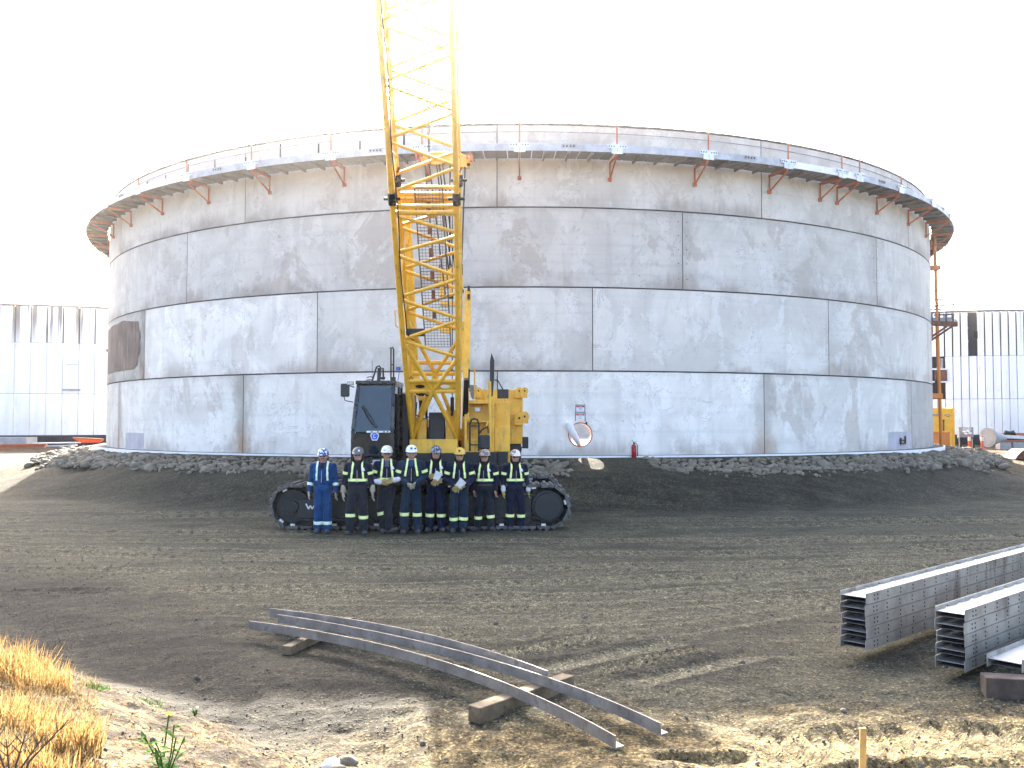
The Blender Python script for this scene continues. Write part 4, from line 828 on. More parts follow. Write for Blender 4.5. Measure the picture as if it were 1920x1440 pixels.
b = MB(); c = L(1.6,0); b.path([c+V(.1,0,.1), c+V(.22,.1,.0), c+V(.3,.1,.06), c+V(.45,.1,-.02), c+V(.6,.1,.05)], .02, 6); b.box(c+V(.3,.1,.02), (.12,.1,.1)); b.path([(-2.28,22.4,2.9),(-2.3,22.3,2.6),(-2.1,22.35,2.5),(-2.0,22.4,2.55)], .015, 6); b.tube((-2.22,22.7,2.0),(-2.22,22.7,2.95),.04,8); b.tube((-2.08,22.7,2.2),(-2.08,22.7,2.95),.03,8); b.build('hydraulic_hoses', M['rubber'], boom)
b = MB(); b.prism([R_(1.0,0)+V(.12,0,0), R_(2.0,0)+V(.14,0,0), R_(2.0,0)+V(.24,0,0), R_(.9,0)+V(.26,0,0)], up_*.1); b.build('boom_stop', K_, boom)
# ---------------------------------------------------------------- people
def fabric(name, col, var=.25):
    t = NT(name); co = t.coord('Object'); n = t.noise(co, 5., 5, .6, .6); f = t.noise(t.scale(co, (1,1,.45)), 16., 4, .6, .8)
    c = t.mix(t.ramp(n, .35, .7), tuple(x*(1-var) for x in col), tuple(x*(1+var) for x in col)); c = t.mix(t.mul(t.ramp(f, .55, .75), .35), c, tuple(x*.7+.006 for x in col))
    t.p(Base_Color=c, Roughness=.88, Normal=t.bump(t.math('ADD', f, n), .6, .02)); t.p(**{'Specular_IOR_Level': .2, 'Sheen_Weight': .08}); return t.m
M['cov_blue'] = fabric('royal_blue_coverall', (.007,.045,.135)); M['cov_navy'] = fabric('navy_coverall', (.007,.010,.026)); M['cov_teal'] = fabric('faded_navy_coverall', (.014,.026,.043)); M['cov_grey'] = fabric('charcoal_trousers', (.014,.017,.023))
M['hood'] = fabric('dark_hood_liner', (.010,.008,.009)); M['shirt'] = fabric('dark_maroon_shirt', (.014,.010,.013)); M['shirtgrey'] = fabric('grey_shirt', (.10,.115,.14)); M['shirtblue'] = fabric('blue_shirt', (.03,.06,.15)); M['boot'] = fabric('dusty_work_boot', (.055,.050,.047))
M['bootgrey'] = fabric('grey_work_boot', (.045,.055,.065)); M['glove_tan'] = fabric('tan_leather_glove', (.33,.23,.09), .3); M['glove_buff'] = fabric('buff_leather_glove', (.34,.30,.21), .25); M['cuffw'] = fabric('white_glove_cuff', (.55,.55,.55), .1); M['glove_yellow'] = fabric('yellow_leather_glove', (.42,.34,.12), .25)
def skinmat():
    t = NT('skin'); n = t.noise(t.coord('Object'), 14., 4, .6); c = t.mix(t.ramp(n, .35, .7), (.36,.17,.12), (.48,.27,.20)); t.p(Base_Color=c, Roughness=.55); t.p(**{'Subsurface_Weight': .0}); return t.m
M['skin'] = skinmat(); M['reflect'] = simple('yellow_silver_reflective_tape', (.80,.90,.34), .45, var=.08, dirt=(.75,.80,.55), scale=14, dirt_amt=.6); M['reflect_pale'] = simple('pale_reflective_tape', (.66,.78,.62), .45, var=.1, scale=14); M['tape_silver'] = simple('silver_tape_core', (.62,.64,.62), .35, var=.08, scale=14)
M['hairdark'] = fabric('dark_hair', (.025,.018,.013)); M['lensdark'] = simple('dark_safety_lens', (.012,.012,.014), .12, var=.1); M['lenspurple'] = simple('purple_mirror_lens', (.10,.02,.06), .1, var=.2); M['lensclear'] = simple('clear_safety_lens', (.22,.23,.24), .1, var=.1); M['zip'] = simple('zip_metal', (.4,.4,.4), .4, metal=.5)
def caps_mesh(bm, p, q, r, r2, n=12):
    """round cone: two spheres joined by a tapered tube"""
    p, q = Vector(p), Vector(q); d = q-p; L = d.length
    if L < 1e-5: d = V(0,0,1); L = 0
    d = d.normalized() if L else V(0,0,1); a = d.orthogonal().normalized(); b = d.cross(a); rows = []; H_ = 5
    for k in range(H_+1): t = -PI/2+PI/2*k/H_; rows.append((p+d*r*math.sin(t), max(r*math.cos(t), 1e-4)))
    for k in range(H_+1): t = PI/2*k/H_; rows.append((q+d*r2*math.sin(t), max(r2*math.cos(t), 1e-4)))
    vs = [[bm.verts.new(c+(a*math.cos(2*PI*i/n)+b*math.sin(2*PI*i/n))*rr) for i in range(n)] for c, rr in rows]
    for j in range(len(vs)-1):
        for i in range(n): bm.faces.new((vs[j][i], vs[j][(i+1) % n], vs[j+1][(i+1) % n], vs[j+1][i]))
    bm.faces.new(vs[0][::-1]); bm.faces.new(vs[-1])
def hand_prims(w, d, side_out, g, curl=.35, sc=1.0):
    """palm, four unequal bent fingers and a thumb; w wrist, d pointing direction, side_out towards the thumb"""
    d = Vector(d).normalized(); s = Vector(side_out); s = (s-d*s.dot(d)).normalized(); n = d.cross(s); out = []; w = Vector(w)
    f = lambda a, b, c: w+d*a*sc+s*b*sc+n*c*sc
    for k in (-1, 0, 1): out.append((f(.03, k*.022, 0), f(.085, k*.024, 0), .021*sc, .019*sc, g, 'hand'))
    for k, ln in enumerate((.070, .080, .074, .056)):
        b0 = .034-k*.0225; q = .10+(.004 if k in (1, 2) else 0); c1, c2 = curl*.5, curl*1.4
        p0, p1 = f(.088, b0, 0), f(q+ln*.5*math.cos(c1), b0*1.08, -ln*.5*math.sin(c1)); p2 = f(q+ln*.5*math.cos(c1)+ln*.5*math.cos(c2), b0*1.1, -ln*.5*math.sin(c1)-ln*.5*math.sin(c2))
        out += [(p0, p1, .0115*sc, .0105*sc, g, 'hand'), (p1, p2, .0105*sc, .009*sc, g, 'hand')]
    out += [(f(.03, .028, 0), f(.065, .055, -.012), .016*sc, .013*sc, g, 'hand'), (f(.065, .055, -.012), f(.105, .060, -.026), .0125*sc, .010*sc, g, 'hand')]
    return out
DG = bpy.context.evaluated_depsgraph_get
def build_person(loc, hgt, spec, label):
    sc = hgt/1.84; T = lambda p: V(p[0]*sc, p[1]*sc, p[2]*sc)
    w = spec.get('wide', 1.); top, bot = spec['top'], spec['bot']; pr = []
    A = lambda p, q, r, r2, m, g: pr.append((T(p), T(q), r*sc, r2*sc, m, g))
    # torso
    A((-.07,0,.97),(.07,0,.97),.125*w,.125*w,bot,'hip'); A((-.07*w,-.005,1.10),(.07*w,-.005,1.10),.118*w,.118*w,top,'torso'); A((-.08*w,0,1.24),(.08*w,0,1.24),.125*w,.125*w,top,'torso'); A((-.10*w,.005,1.37),(.10*w,.005,1.37),.118*w,.118*w,top,'torso')
    A((-.17*w,.01,1.445),(.17*w,.01,1.445),.072,.072,top,'torso'); A((-.09,.015,1.49),(.09,.015,1.49),.062,.062,top,'torso')
    A((0,-.085,1.40),(0,-.108,1.14),.045,.045,spec.get('front', top),'torso'); A((0,-.045,1.485),(0,-.075,1.40),.050,.055,spec.get('shirt','shirt'),'torso')
    # neck and head
    A((0,.01,1.47),(0,0,1.57),.060,.056,'skin','neck'); A((0,.012,1.695),(0,.005,1.66),.098,.092,'skin','head'); A((0,-.018,1.62),(0,-.036,1.592),.068,.044,'skin','head'); A((-.028,-.03,1.60),(.028,-.03,1.60),.040,.040,'skin','head')
    A((0,-.098,1.655),(0,-.112,1.632),.013,.017,'skin','head'); A((-.03,-.085,1.672),(.03,-.085,1.672),.016,.016,'skin','head'); A((-.020,-.086,1.597),(.020,-.086,1.597),.011,.011,'skin','head'); A((-.096,.01,1.665),(-.098,.015,1.630),.018,.013,'skin','head'); A((.096,.01,1.665),(.098,.015,1.630),.018,.013,'skin','head')
    if spec.get('beard'): A((-.03,-.083,1.613),(.03,-.083,1.613),.011,.011,'hairdark','head')
    if spec.get('hood'):
        A((0,.035,1.52),(0,.045,1.68),.095,.088,'hood','hood')
        for s in (-1, 1): A((s*.088,.0,1.685),(s*.078,-.015,1.55),.026,.032,'hood','hood'); A((s*.075,-.01,1.55),(s*.02,-.055,1.49),.034,.036,'hood','hood')
    else:
        for s in (-1, 1): A((s*.085,.03,1.515),(s*.03,-.062,1.475),.028,.022,top,'torso')
        A((-.05,.055,1.64),(.05,.055,1.64),.062,.062,'hairdark','head')
    # legs
    fx = spec.get('feet', ((-.12,0),(.12,0))); kn = spec.get('knees', ((-.115,-.02),(.115,-.02))); lw = spec.get('legw', 1.)
    for s, (ax_, ay), (kx, ky) in zip((-1, 1), fx, kn):
        A((s*.085,0,.93),(kx,ky,.52),.108*lw,.088*lw,bot,'leg%d' % s); A((kx,ky,.52),(ax_,ay+.01,.12),.086*lw,.086*lw,bot,'leg%d' % s)
        yaw = spec.get('toes', (-.25,.25))[0 if s < 0 else 1]; dx, dy = math.sin(yaw), -math.cos(yaw); bt = spec.get('boot', 'boot'); h_ = spec.get('heel', (0,0))[0 if s < 0 else 1]
        A((ax_-dx*.05,ay-dy*.05,.055),(ax_+dx*.09,ay+dy*.09,.045+h_),.054,.050,bt,'boot'); A((ax_+dx*.09,ay+dy*.09,.045+h_),(ax_+dx*.165,ay+dy*.165,.042+h_*2),.052,.040,bt,'boot'); A((ax_,ay+.01,.06),(ax_,ay+.015,.15),.056,.062,bt,'boot')
    # arms
    arms = []
    for s, (el, wr, hd, th, g, cuff, curl) in zip((-1, 1), spec['arms']):
        sh = (s*.205*w, .01, 1.44)
        A(sh, el, .078, .064, top, 'arm%d' % s); A(el, wr, .064, .052, top, 'fore%d' % s); wv, dv = Vector(wr), Vector(hd).normalized()
        if cuff: A(wv-dv*.03, wv+dv*.05, .052, .060, cuff, 'cuff'); wv = wv+dv*.05
        pr.extend((T(p), T(q), a*sc, c*sc, m, gg) for p, q, a, c, m, gg in hand_prims(wv, dv, th, g, curl, spec.get('hs', 1.12)))
        arms.append((s, sh, el, wr))
    bm = bmesh.new()
    for p, q, r, r2, m, g in pr: caps_mesh(bm, p, q, r, r2)
    me = bpy.data.meshes.new('tmp'); bm.to_mesh(me); bm.free(); o = bpy.data.objects.new('tmp', me); COL.objects.link(o)
    rm = o.modifiers.new('r', 'REMESH'); rm.mode = 'VOXEL'; rm.voxel_size = .0105; sm = o.modifiers.new('s', 'SMOOTH'); sm.iterations = 2; sm.factor = .5
    body = bpy.data.meshes.new_from_object(o.evaluated_get(DG())); bpy.data.objects.remove(o)
    # cloth folds and the material of each region
    n = len(body.vertices); co = np.empty(n*3, np.float32); body.vertices.foreach_get('co', co); co = co.reshape(-1, 3).astype(float); no = np.empty(n*3, np.float32); body.vertex_normals.foreach_get('vector', no); no = no.reshape(-1, 3)
    def nearest(pts):
        best = np.full(len(pts), 1e9); idx = np.zeros(len(pts), int)
        for k, (p, q, r, r2, m, g) in enumerate(pr):
            p_, d = np.array(p), np.array(q-p); L2 = max((d*d).sum(), 1e-9); t = np.clip(((pts-p_)@d)/L2, 0, 1); dist = np.linalg.norm(pts-p_-t[:, None]*d, axis=1)-(r+(r2-r)*t)
            b_ = dist < best; best[b_] = dist[b_]; idx[b_] = k
        return idx
    vi = nearest(co); cloth = np.array([pr[k][4] in (top, bot, 'hood') for k in range(len(pr))])[vi]
    sd = spec['seed']; x, y, z = co.T
    fold = np.sin(z*46+9*np.sin(x*13+sd)+4*np.sin(y*17+sd*2))*.5+np.sin(z*23+x*38*np.sign(np.sin(sd*3))+sd)*.5+.8*fbm(x*1.+sd*3, z*1.+y, 9., 3)*2
    low = np.exp(-((z/sc-.22)/.12)**2)+.7*np.exp(-((z/sc-.52)/.10)**2)+.5*np.exp(-((z/sc-1.0)/.15)**2)+.45
    co += no*(cloth*.0055*fold*low)[:, None]; co[:, 2] = np.maximum(co[:, 2], 0.0); body.vertices.foreach_set('co', co.ravel().astype(np.float32)); body.update()
    pc = np.empty(len(body.polygons)*3, np.float32); body.polygons.foreach_get('center', pc); fi = nearest(pc.reshape(-1, 3).astype(float)); names = sorted({p[4] for p in pr}); body.materials.clear()
    for nm in names: body.materials.append(M[nm])
    body.polygons.foreach_set('material_index', np.array([names.index(p[4]) for p in pr])[fi].astype(np.int32)); body.polygons.foreach_set('use_smooth', [True]*len(body.polygons)); body.name = 'person'
    P_ = bpy.data.objects.new('person', body); COL.objects.link(P_); place(P_, loc); yaw = .14*math.sin(spec['seed']*7.3); tags(P_, label, 'person', 'crew lined up in front of the crane')
    groups = [p[5] for p in pr]
    lay_v = np.array([hash(g) % 100000 for g in groups])
    def strip(name, ok, planes, mat, off=.006, parent=P_):
        """conforming tape: keep faces of some regions, cut them with planes (point, normal kept side), lift them off the cloth"""
        keep = np.array([g in ok for g in groups])[fi]
        bm = bmesh.new(); bm.from_mesh(body); bm.faces.ensure_lookup_table(); bmesh.ops.delete(bm, geom=[f for f in bm.faces if not keep[f.index]], context='FACES')
        for pt, nrm in planes: bmesh.ops.bisect_plane(bm, geom=bm.verts[:]+bm.edges[:]+bm.faces[:], plane_co=pt, plane_no=nrm, clear_inner=True)
        if not bm.faces: bm.free(); return None
        bm.normal_update()
        for v in bm.verts: v.co += v.normal*off
        m = bpy.data.meshes.new(name); bm.to_mesh(m); bm.free(); m.materials.clear(); m.materials.append(mat)
        m.polygons.foreach_set('material_index', [0]*len(m.polygons))
        ob = bpy.data.objects.new(name, m); COL.objects.link(ob); place(ob, WLOC[P_.name], P_); sl_ = ob.modifiers.new('solid', 'SOLIDIFY'); sl_.thickness = .003*sc; sl_.offset = 1; return ob
    tape = spec.get('tape', M['reflect']); XZ = V(0,0,1)
    def slab(c, d, h): c, d = T(c), Vector(d).normalized(); return [(c-d*h*sc, d), (c+d*h*sc, -d)]
    for s, (kx, ky), (ax_, ay), z in zip((-1, 1), kn, fx, spec['legz']):
        if z is None: continue
        K, A_ = V(kx,ky,.52), V(ax_,ay+.01,.12); t = (.52-z)/(.40) if z < .52 else 0; c = K+(A_-K)*t; d = spec.get('legd', {}).get(s, (A_-K)); strip('reflective_tape', {'leg%d' % s}, slab(c, d, .034), tape)
    for s, sh, el, wr in arms:
        a = spec.get('armt', .55)
        if a is None: continue
        p, q = (V(*sh), V(*el)) if a < 1 else (V(*el), V(*wr)); a = a % 1; strip('reflective_tape', {'arm%d' % s, 'fore%d' % s}, slab(p+(q-p)*a, q-p, .030), tape)
    if spec.get('belt', True): strip('reflective_tape', {'torso', 'hip'}, slab((0,0,spec.get('beltz', 1.13)), XZ, .030), tape)
    bz = spec.get('bracez', 1.12); bw_ = spec.get('bracew', .020)
    for s in (-1, 1):
        d = V(1, 0, s*spec.get('lean', .10)).normalized(); x0 = s*.105*w; z0 = 1.30
        strip('reflective_tape', {'torso'}, slab((x0, 0, z0), d, bw_)+[(T((0,0,bz)), XZ)], tape, off=.008)
    if spec.get('belt_leather'): strip('belt', {'torso','hip'}, slab((0,0,1.04), XZ, .022), M['timberred'], off=.006)
    b = MB(); b.bar(T((.0,-.158*w+.0,1.36)), T((.0,-.165*w,1.10)), .008*sc, .006*sc); z_ = b.build('zip', M['zip'], P_, loc=(0,0,0)); z_.location = (0,0,0)
    if spec.get('logo'):
        b = MB(); c = T((.115*w,-.128,1.385)); b.disc(c+V(0,-.005,0), (0,-1,.15), .026, .006, 12); b.box(c+V(.0,-.004,-.028), (.075,.008,.026)); l_ = b.build('chest_badge', M['white'], P_, loc=(0,0,0)); l_.location = (0,0,0)
    # safety glasses
    b = MB(); gz, gy = 1.672, -.100
    for s in (-1, 1): b.box(T((s*.034,gy,gz)), (.056*sc,.016*sc,.034*sc)); b.path([T((s*.058,gy+.004,gz+.006)), T((s*.088,-.055,gz+.008)), T((s*.103,.02,gz+.006))], .005*sc, 5)
    b.box(T((0,gy-.002,gz+.008)), (.02*sc,.012*sc,.012*sc)); g_ = b.build('safety_glasses', M[spec.get('lens','lensdark')], P_, bevel=.004, loc=(0,0,0)); g_.location = (0,0,0)
    # hard hat: shell, brim and peak, ridge
    b = MB(); c = (0,.004,1.715); nu = 28; vs = []; rows = 8; tilt = spec.get('tilt', 0)
    for j in range(rows+1):
        t = PI/2*j/rows
        for i in range(nu):
            q = 2*PI*i/nu; r = max(math.cos(t), .001)**.82; ridge = .006*math.exp(-(math.cos(q)/.25)**2)*(1 if j < rows else 1)
            vs.append(T((c[0]+(.119)*r*math.cos(q), c[1]+.142*r*math.sin(q), c[2]+(.125+ridge)*math.sin(t))))
    for i in range(nu):
        q = 2*PI*i/nu; pk = max(0, -math.sin(q))**3*.045+.014; vs.append(T((c[0]+(.119+pk*.75)*math.cos(q), c[1]+(.142+pk)*math.sin(q), c[2]-.012-pk*.25)))
    fs = [(j*nu+i, j*nu+(i+1) % nu, (j+1)*nu+(i+1) % nu, (j+1)*nu+i) for j in range(rows) for i in range(nu)]+[((rows+1)*nu+(i+1) % nu, (rows+1)*nu+i, i, (i+1) % nu)[::-1] for i in range(nu)]
    b.add(vs, fs); hh = b.build('hard_hat', hatmat(spec['hat'], spec.get('hat2'), spec['seed']), P_, smooth=True, loc=(0,0,0)); hh.location = (0,0,0); WLOC[hh.name] = WLOC[P_.name]
    sl_ = hh.modifiers.new('solid', 'SOLIDIFY'); sl_.thickness = .004; sl_.offset = 0
    for (dx, dz_, r, mt) in spec.get('decals', []):
        b = MB(); t = math.asin(min(.98, dz_/.128)); yy = -.142*max(math.cos(t), .1)**.82*math.sqrt(max(.05, 1-(dx/.119)**2)); q = T((dx, c[1]+yy-.002, c[2]+dz_)); b.disc(q+V(0,.012,0), (dx*3, -1, dz_*4), r*sc, .016, 12); dd = b.build('hat_decal', M[mt], hh, loc=(0,0,0)); dd.location = (0,0,0)
    P_.rotation_euler = (0, 0, yaw); return P_
HATM = {}
def hatmat(a, b_, seed):
    if b_ is None: return simple('hard_hat_shell', a, .3, var=.05, dirt=tuple(x*.75 for x in a), scale=8, dirt_amt=.3)
    t = NT('stickered_hard_hat'); v = t.n.new('ShaderNodeTexVoronoi'); t.set(v.inputs['Vector'], t.scale(t.coord('Object'), (1,1,1), (seed, seed*2, 0))); v.inputs['Scale'].default_value = 20; s = t.n.new('ShaderNodeSeparateColor'); t.t.links.new(v.outputs['Color'], s.inputs[0])
    t.p(Base_Color=t.mix(t.ramp(s.outputs[0], .48, .52), a, b_), Roughness=.3); return t.m
YP = 20.45
def wx(px, Y=YP): return (px-960)/FPX*Y
hang = lambda s, z=.90, x=.275: ((s*.262,.03,1.17), (s*x,-.03,z), (s*.03,-.12,-1), (s*-.15,-1,0))
def arm(s, el, wr, hd, th, g, cuff=None, curl=.35): return (el, wr, hd, th, g, cuff, curl)
def hangarm(s, g, cuff=None, z=.92, x=.28, curl=.45): e, w_, h, t = hang(s, z, x); return (e, w_, h, t, g, cuff, curl)
L8 = ['worker in bright blue coveralls and blue patterned white hard hat, left end of the line',
      'worker in plain grey hard hat with long buff gloves hanging down both sides',
      'worker in speckled white hard hat with arms folded over tan gloves and legs crossed',
      'worker in clean white hard hat with open collar, hands clasped low in cream gloves',
      'worker in black hard hat holding a white cuffed tan glove across the belly',
      'worker in yellow hard hat holding a pale glove in front of the waist',
      'bare handed worker in brown stickered hard hat with leather belt, arms straight down',
      'worker in rust stickered hard hat with white cuffed gloves, right end of the line']
PEOPLE = [
 (607, 999, 841, dict(top='cov_blue', bot='cov_blue', seed=1.3, wide=1.08, legw=1.1, feet=((-.10,0),(.10,0)), knees=((-.10,-.02),(.10,-.02)), arms=[hangarm(-1,'glove_buff',z=.92,x=.30), hangarm(1,'glove_buff',z=.90,x=.29)], legz=(.225,.225), armt=1.45, belt=False, bracez=1.14, lean=.02, tape=M['reflect_pale'], lens='lenspurple', beard=True, shirt='hood', hat=(.70,.73,.78), hat2=(.02,.06,.24), boot='bootgrey', toes=(-.1,.1))),
 (672, 1000, 837, dict(top='cov_navy', bot='cov_grey', seed=2.1, wide=1.06, front='shirt', legw=1.12, feet=((-.15,-.05),(.12,.0)), knees=((-.15,-.04),(.12,-.02)), arms=[hangarm(-1,'glove_buff','glove_buff',z=.98,x=.30), hangarm(1,'glove_buff','glove_buff',z=.98,x=.31)], hs=1.3, legz=(.41,.37), lens='lenspurple', hood=True, logo=True, beltz=1.15, hat=(.10,.105,.115), decals=[(.03,.05,.022,'white')], toes=(-.5,.4))),
 (726, 997, 834, dict(top='cov_navy', bot='cov_grey', seed=3.7, wide=1.02, legw=1.0, feet=((-.06,.03),(.06,-.10)), knees=((-.12,-.02),(.02,-.10)), arms=[arm(-1,(-.29,.0,1.17),(-.20,-.20,1.09),(.9,-.25,-.12),(0,.2,1),'glove_tan','cuffw'), arm(1,(.29,.0,1.17),(.21,-.20,1.13),(-.9,-.35,-.2),(0,.2,1),'glove_tan','cuffw')], hs=1.2, legz=(.42,None), legd={-1:(.30,0,-1)}, shirt='shirtgrey', lens='lensdark', logo=True, hat=(.76,.75,.70), hat2=(.55,.50,.38), toes=(-.2,1.0), heel=(0,.03))),
 (772, 997, 832, dict(top='cov_teal', bot='cov_teal', seed=4.4, wide=1.06, front='shirt', legw=1.06, feet=((-.15,0),(.13,0)), knees=((-.14,-.02),(.125,-.02)), arms=[arm(-1,(-.29,.02,1.17),(-.10,-.19,1.05),(.75,-.3,-.6),(.3,-.8,.5),'glove_buff'), arm(1,(.30,.02,1.17),(.11,-.19,1.06),(-.75,-.35,-.55),(-.3,-.8,.5),'glove_buff')], legz=(.41,.40), shirt='shirtblue', lens='lensclear', belt=False, bracez=1.20, lean=.16, hat=(.78,.78,.75), decals=[(.0,.055,.026,'bluelogo'),(.075,.05,.018,'black')], toes=(-.2,.2))),
 (818, 995, 835, dict(top='cov_navy', bot='cov_navy', seed=5.2, wide=1.04, legw=1.05, feet=((-.14,0),(.12,0)), knees=((-.12,-.02),(.115,-.02)), arms=[arm(-1,(-.30,.0,1.17),(-.15,-.20,1.15),(.7,-.5,.25),(0,-.4,1),'glove_tan',None,.9), arm(1,(.30,.02,1.16),(.17,-.19,1.10),(-.9,-.35,-.15),(0,-.2,1),'glove_tan',None,.8)], legz=(.355,.35), hood=True, logo=True, belt=False, bracez=1.20, lens='lensclear', hat=(.022,.026,.04), hat2=(.30,.32,.38), toes=(-.35,.35))),
 (862, 996, 837, dict(top='cov_navy', bot='cov_teal', seed=6.9, wide=1.04, legw=1.06, feet=((-.12,0),(.07,0)), knees=((-.125,-.02),(.10,-.02)), arms=[arm(-1,(-.29,.02,1.16),(-.12,-.19,1.02),(.85,-.4,-.3),(0,-.3,1),'glove_yellow',None,.8), arm(1,(.29,.02,1.16),(.15,-.2,1.05),(-.75,-.4,-.35),(0,-.3,1),'glove_yellow',None,.8)], legz=(.30,.31), hood=True, belt=False, bracez=1.18, lens='lensdark', hat=(.66,.40,.05), decals=[(0,.05,.024,'black')], toes=(-.3,.1))),
 (909, 994, 842, dict(top='cov_navy', bot='cov_grey', seed=7.5, wide=1.03, legw=1.0, feet=((-.16,0),(.15,0)), knees=((-.13,-.03),(.13,-.02)), arms=[hangarm(-1,'skin',z=.93,x=.24,curl=.9), hangarm(1,'skin',z=.93,x=.25,curl=.9)], legz=(.30,.33), hood=True, logo=True, beltz=1.15, belt_leather=True, lens='lensdark', hat=(.16,.12,.11), hat2=(.42,.30,.26), toes=(-.6,.6))),
 (966, 993, 843, dict(top='cov_navy', bot='cov_navy', seed=8.8, wide=1.06, front='shirt', legw=1.06, feet=((-.13,0),(.14,0)), knees=((-.12,-.02),(.13,-.02)), arms=[hangarm(-1,'glove_yellow','cuffw',z=.97,x=.28), hangarm(1,'glove_yellow','cuffw',z=.97,x=.30)], legz=(.34,.33), hood=True, logo=True, beltz=1.15, lens='lensdark', hat=(.68,.62,.52), hat2=(.33,.20,.15), toes=(0,.1), boot='bootgrey')),
]
for (px, pf, ph, spec), lab in zip(PEOPLE, L8):
    Yp = CAMZ/((pf-789.3)/FPX); x = wx(px, Yp); z0 = H(x, Yp)+.002; build_person((x, Yp, z0), (pf-ph)/FPX*Yp, spec, lab)
# gloves held by two of the crew
def held_glove(px, py, Yp, tilt, label):
    c = P(px, py, Yp); Rm = Matrix.Rotation(tilt, 3, 'Y'); b = MB(); q = lambda x, y, z: c+Rm@V(x, y, z)
    b.prism([q(-.06,0,-.09), q(.06,0,-.09), q(.085,0,.10), q(-.085,0,.10)], (0,.022,0)); o = b.build('work_glove', M['cuffw'], bevel=.008, label=label, cat='glove')
    b = MB()
    b.ell(c+Rm@V(0,.01,-.12), (.055,.03,.05), 12, 6)
    for k in range(4): b.path([q(-.045+.03*k,.01,-.14), q(-.05+.033*k,.005,-.19), q(-.048+.032*k,.02,-.225+.01*abs(k-1.5))], [.016,.015,.011], 8)
    b.path([q(.05,.01,-.11), q(.085,.0,-.14), q(.095,.0,-.175)], [.016,.014,.011], 8); b.build('glove_hand', M['glove_tan'], o, smooth=True)
held_glove(820, 893, 20.10, .45, 'white cuffed glove gripped by the worker in the black hard hat')
held_glove(863, 907, 20.05, .75, 'white cuffed glove gripped by the worker in the yellow hard hat')
# ---------------------------------------------------------------- steel stock and timbers in the yard
def arc3(p0, p1, p2, n=14):
    """smooth curve through three points"""
    return [p0*((1-t)*(1-2*t))+p1*(4*t*(1-t))+p2*(t*(2*t-1)) for t in [k/n for k in range(n+1)]]
def angle_bar(p0, pm, p2, lab, hleg=.095, wleg=.085):
    pts = arc3(V(*p0), V(*pm), V(*p2), 20); b = MB(); n = len(pts); vs = []; th = .009
    for i, p in enumerate(pts):
        t = (pts[min(i+1, n-1)]-pts[max(i-1, 0)]).normalized(); s = V(t.y, -t.x, 0).normalized()*-1; u = V(0,0,1)
        for a, c in ((0,0), (wleg,0), (wleg,th), (th,th), (th,hleg), (0,hleg)): vs.append(p+s*a+u*c)
    fs = [(i*6+k, i*6+(k+1) % 6, i*6+6+(k+1) % 6, i*6+6+k) for i in range(n-1) for k in range(6)]+[(5,4,3,2,1,0), tuple((n-1)*6+k for k in range(6))]
    b.add(vs, fs); return b.build('steel_angle', M['galv_bar'], smooth=True, label=lab, cat='steel bar')
M['galv_bar'] = simple('mill_finish_angle', (.29,.275,.255), .42, metal=.55, var=.3, dirt=(.12,.10,.08), scale=4, dirt_amt=.7, bump=.1)
angle_bar((-2.95,10.55,.12), (-.78,8.85,.145), (.76,6.98,.035), 'long curved steel angle lying nearest of the three across the timbers')
angle_bar((-2.70,10.85,.13), (-.41,8.98,.145), (1.14,7.27,.035), 'dark curved steel angle lying in the middle of the three')
angle_bar((-2.86,11.10,.14), (-1.07,9.90,.15), (.31,8.30,.15), 'short pale curved steel angle farthest from the sunlit dirt', .105, .09)
def timber(p0, p1, w, h, lab, mat='timber'):
    p0, p1 = V(*p0), V(*p1); b = MB(); n = 5; z = V(0,0,h/2)
    b.bar(p0+z, p1+z, w, h); o = b.build('timber', M[mat], bevel=.008, label=lab, cat='timber'); return o
timber((-2.36,9.88,0.0), (-1.93,11.25,0.02), .11, .095, 'weathered square timber under the far left ends of the steel angles')
timber((-.31,7.74,-.02), (.52,8.72,-.02), .14, .135, 'weathered square timber under the near right ends of the steel angles')
def beam(c, d, L, w, h, lab, slots=False, jog=(0,0,0,0), grp=None, over=None):
    """channel section on its back: two flanges and webs between; c = near end centre at the bottom"""
    d = V(*d).normalized(); s = V(d.y, -d.x, 0); root = empty('steel_beam', c, lab, 'steel beam', grp); c = V(*c)
    for k, sg in ((0, -1), (1, 1)):
        a0, a1 = jog[k*2], L+jog[k*2+1]; b = MB(); o_ = c+s*(sg*w/2)
        if slots and sg < 0:
            z0, z1 = h*.62, h*.80; b.bar(o_+d*a0+V(0,0,z0/2), o_+d*a1+V(0,0,z0/2), .006, z0); b.bar(o_+d*a0+V(0,0,(z1+h)/2), o_+d*a1+V(0,0,(z1+h)/2), .006, h-z1); q = a0
            while q < a1: b.bar(o_+d*q+V(0,0,(z0+z1)/2), o_+d*min(q+.235, a1)+V(0,0,(z0+z1)/2), .006, z1-z0); q += .30
        else: b.bar(o_+d*a0+V(0,0,h/2), o_+d*a1+V(0,0,h/2), .006, h)
        b.build('flange', M['galv_beam'], root)
        if sg > 0:
            b = MB(); q = a0+.18; i2 = 0
            while q < min(a1, 5.5):
                for zz in (h*.30, h*.68): b.disc(o_+d*q+s*.003+V(0,0,zz), s, .011, .003, 6)
                if i2 == 0: 
                    for zz in (h*.30, h*.68): b.disc(o_+d*(q+.07)+s*.003+V(0,0,zz), s, .011, .003, 6)
                i2 += 1; q += .30
            b.build('bolt_holes', M['darkhole'], root, kind='stuff')
    for zz in (h*.16, h*.62): b = MB(); b.bar(c+d*(.06 if zz < h*.5 else .02)+V(0,0,zz), c+d*(L-.02)+V(0,0,zz), w-.008, .006); b.build('web', M['galv_web' if (slots or h < .116) and zz > h*.5 else 'galv_shade'], root)
    return root
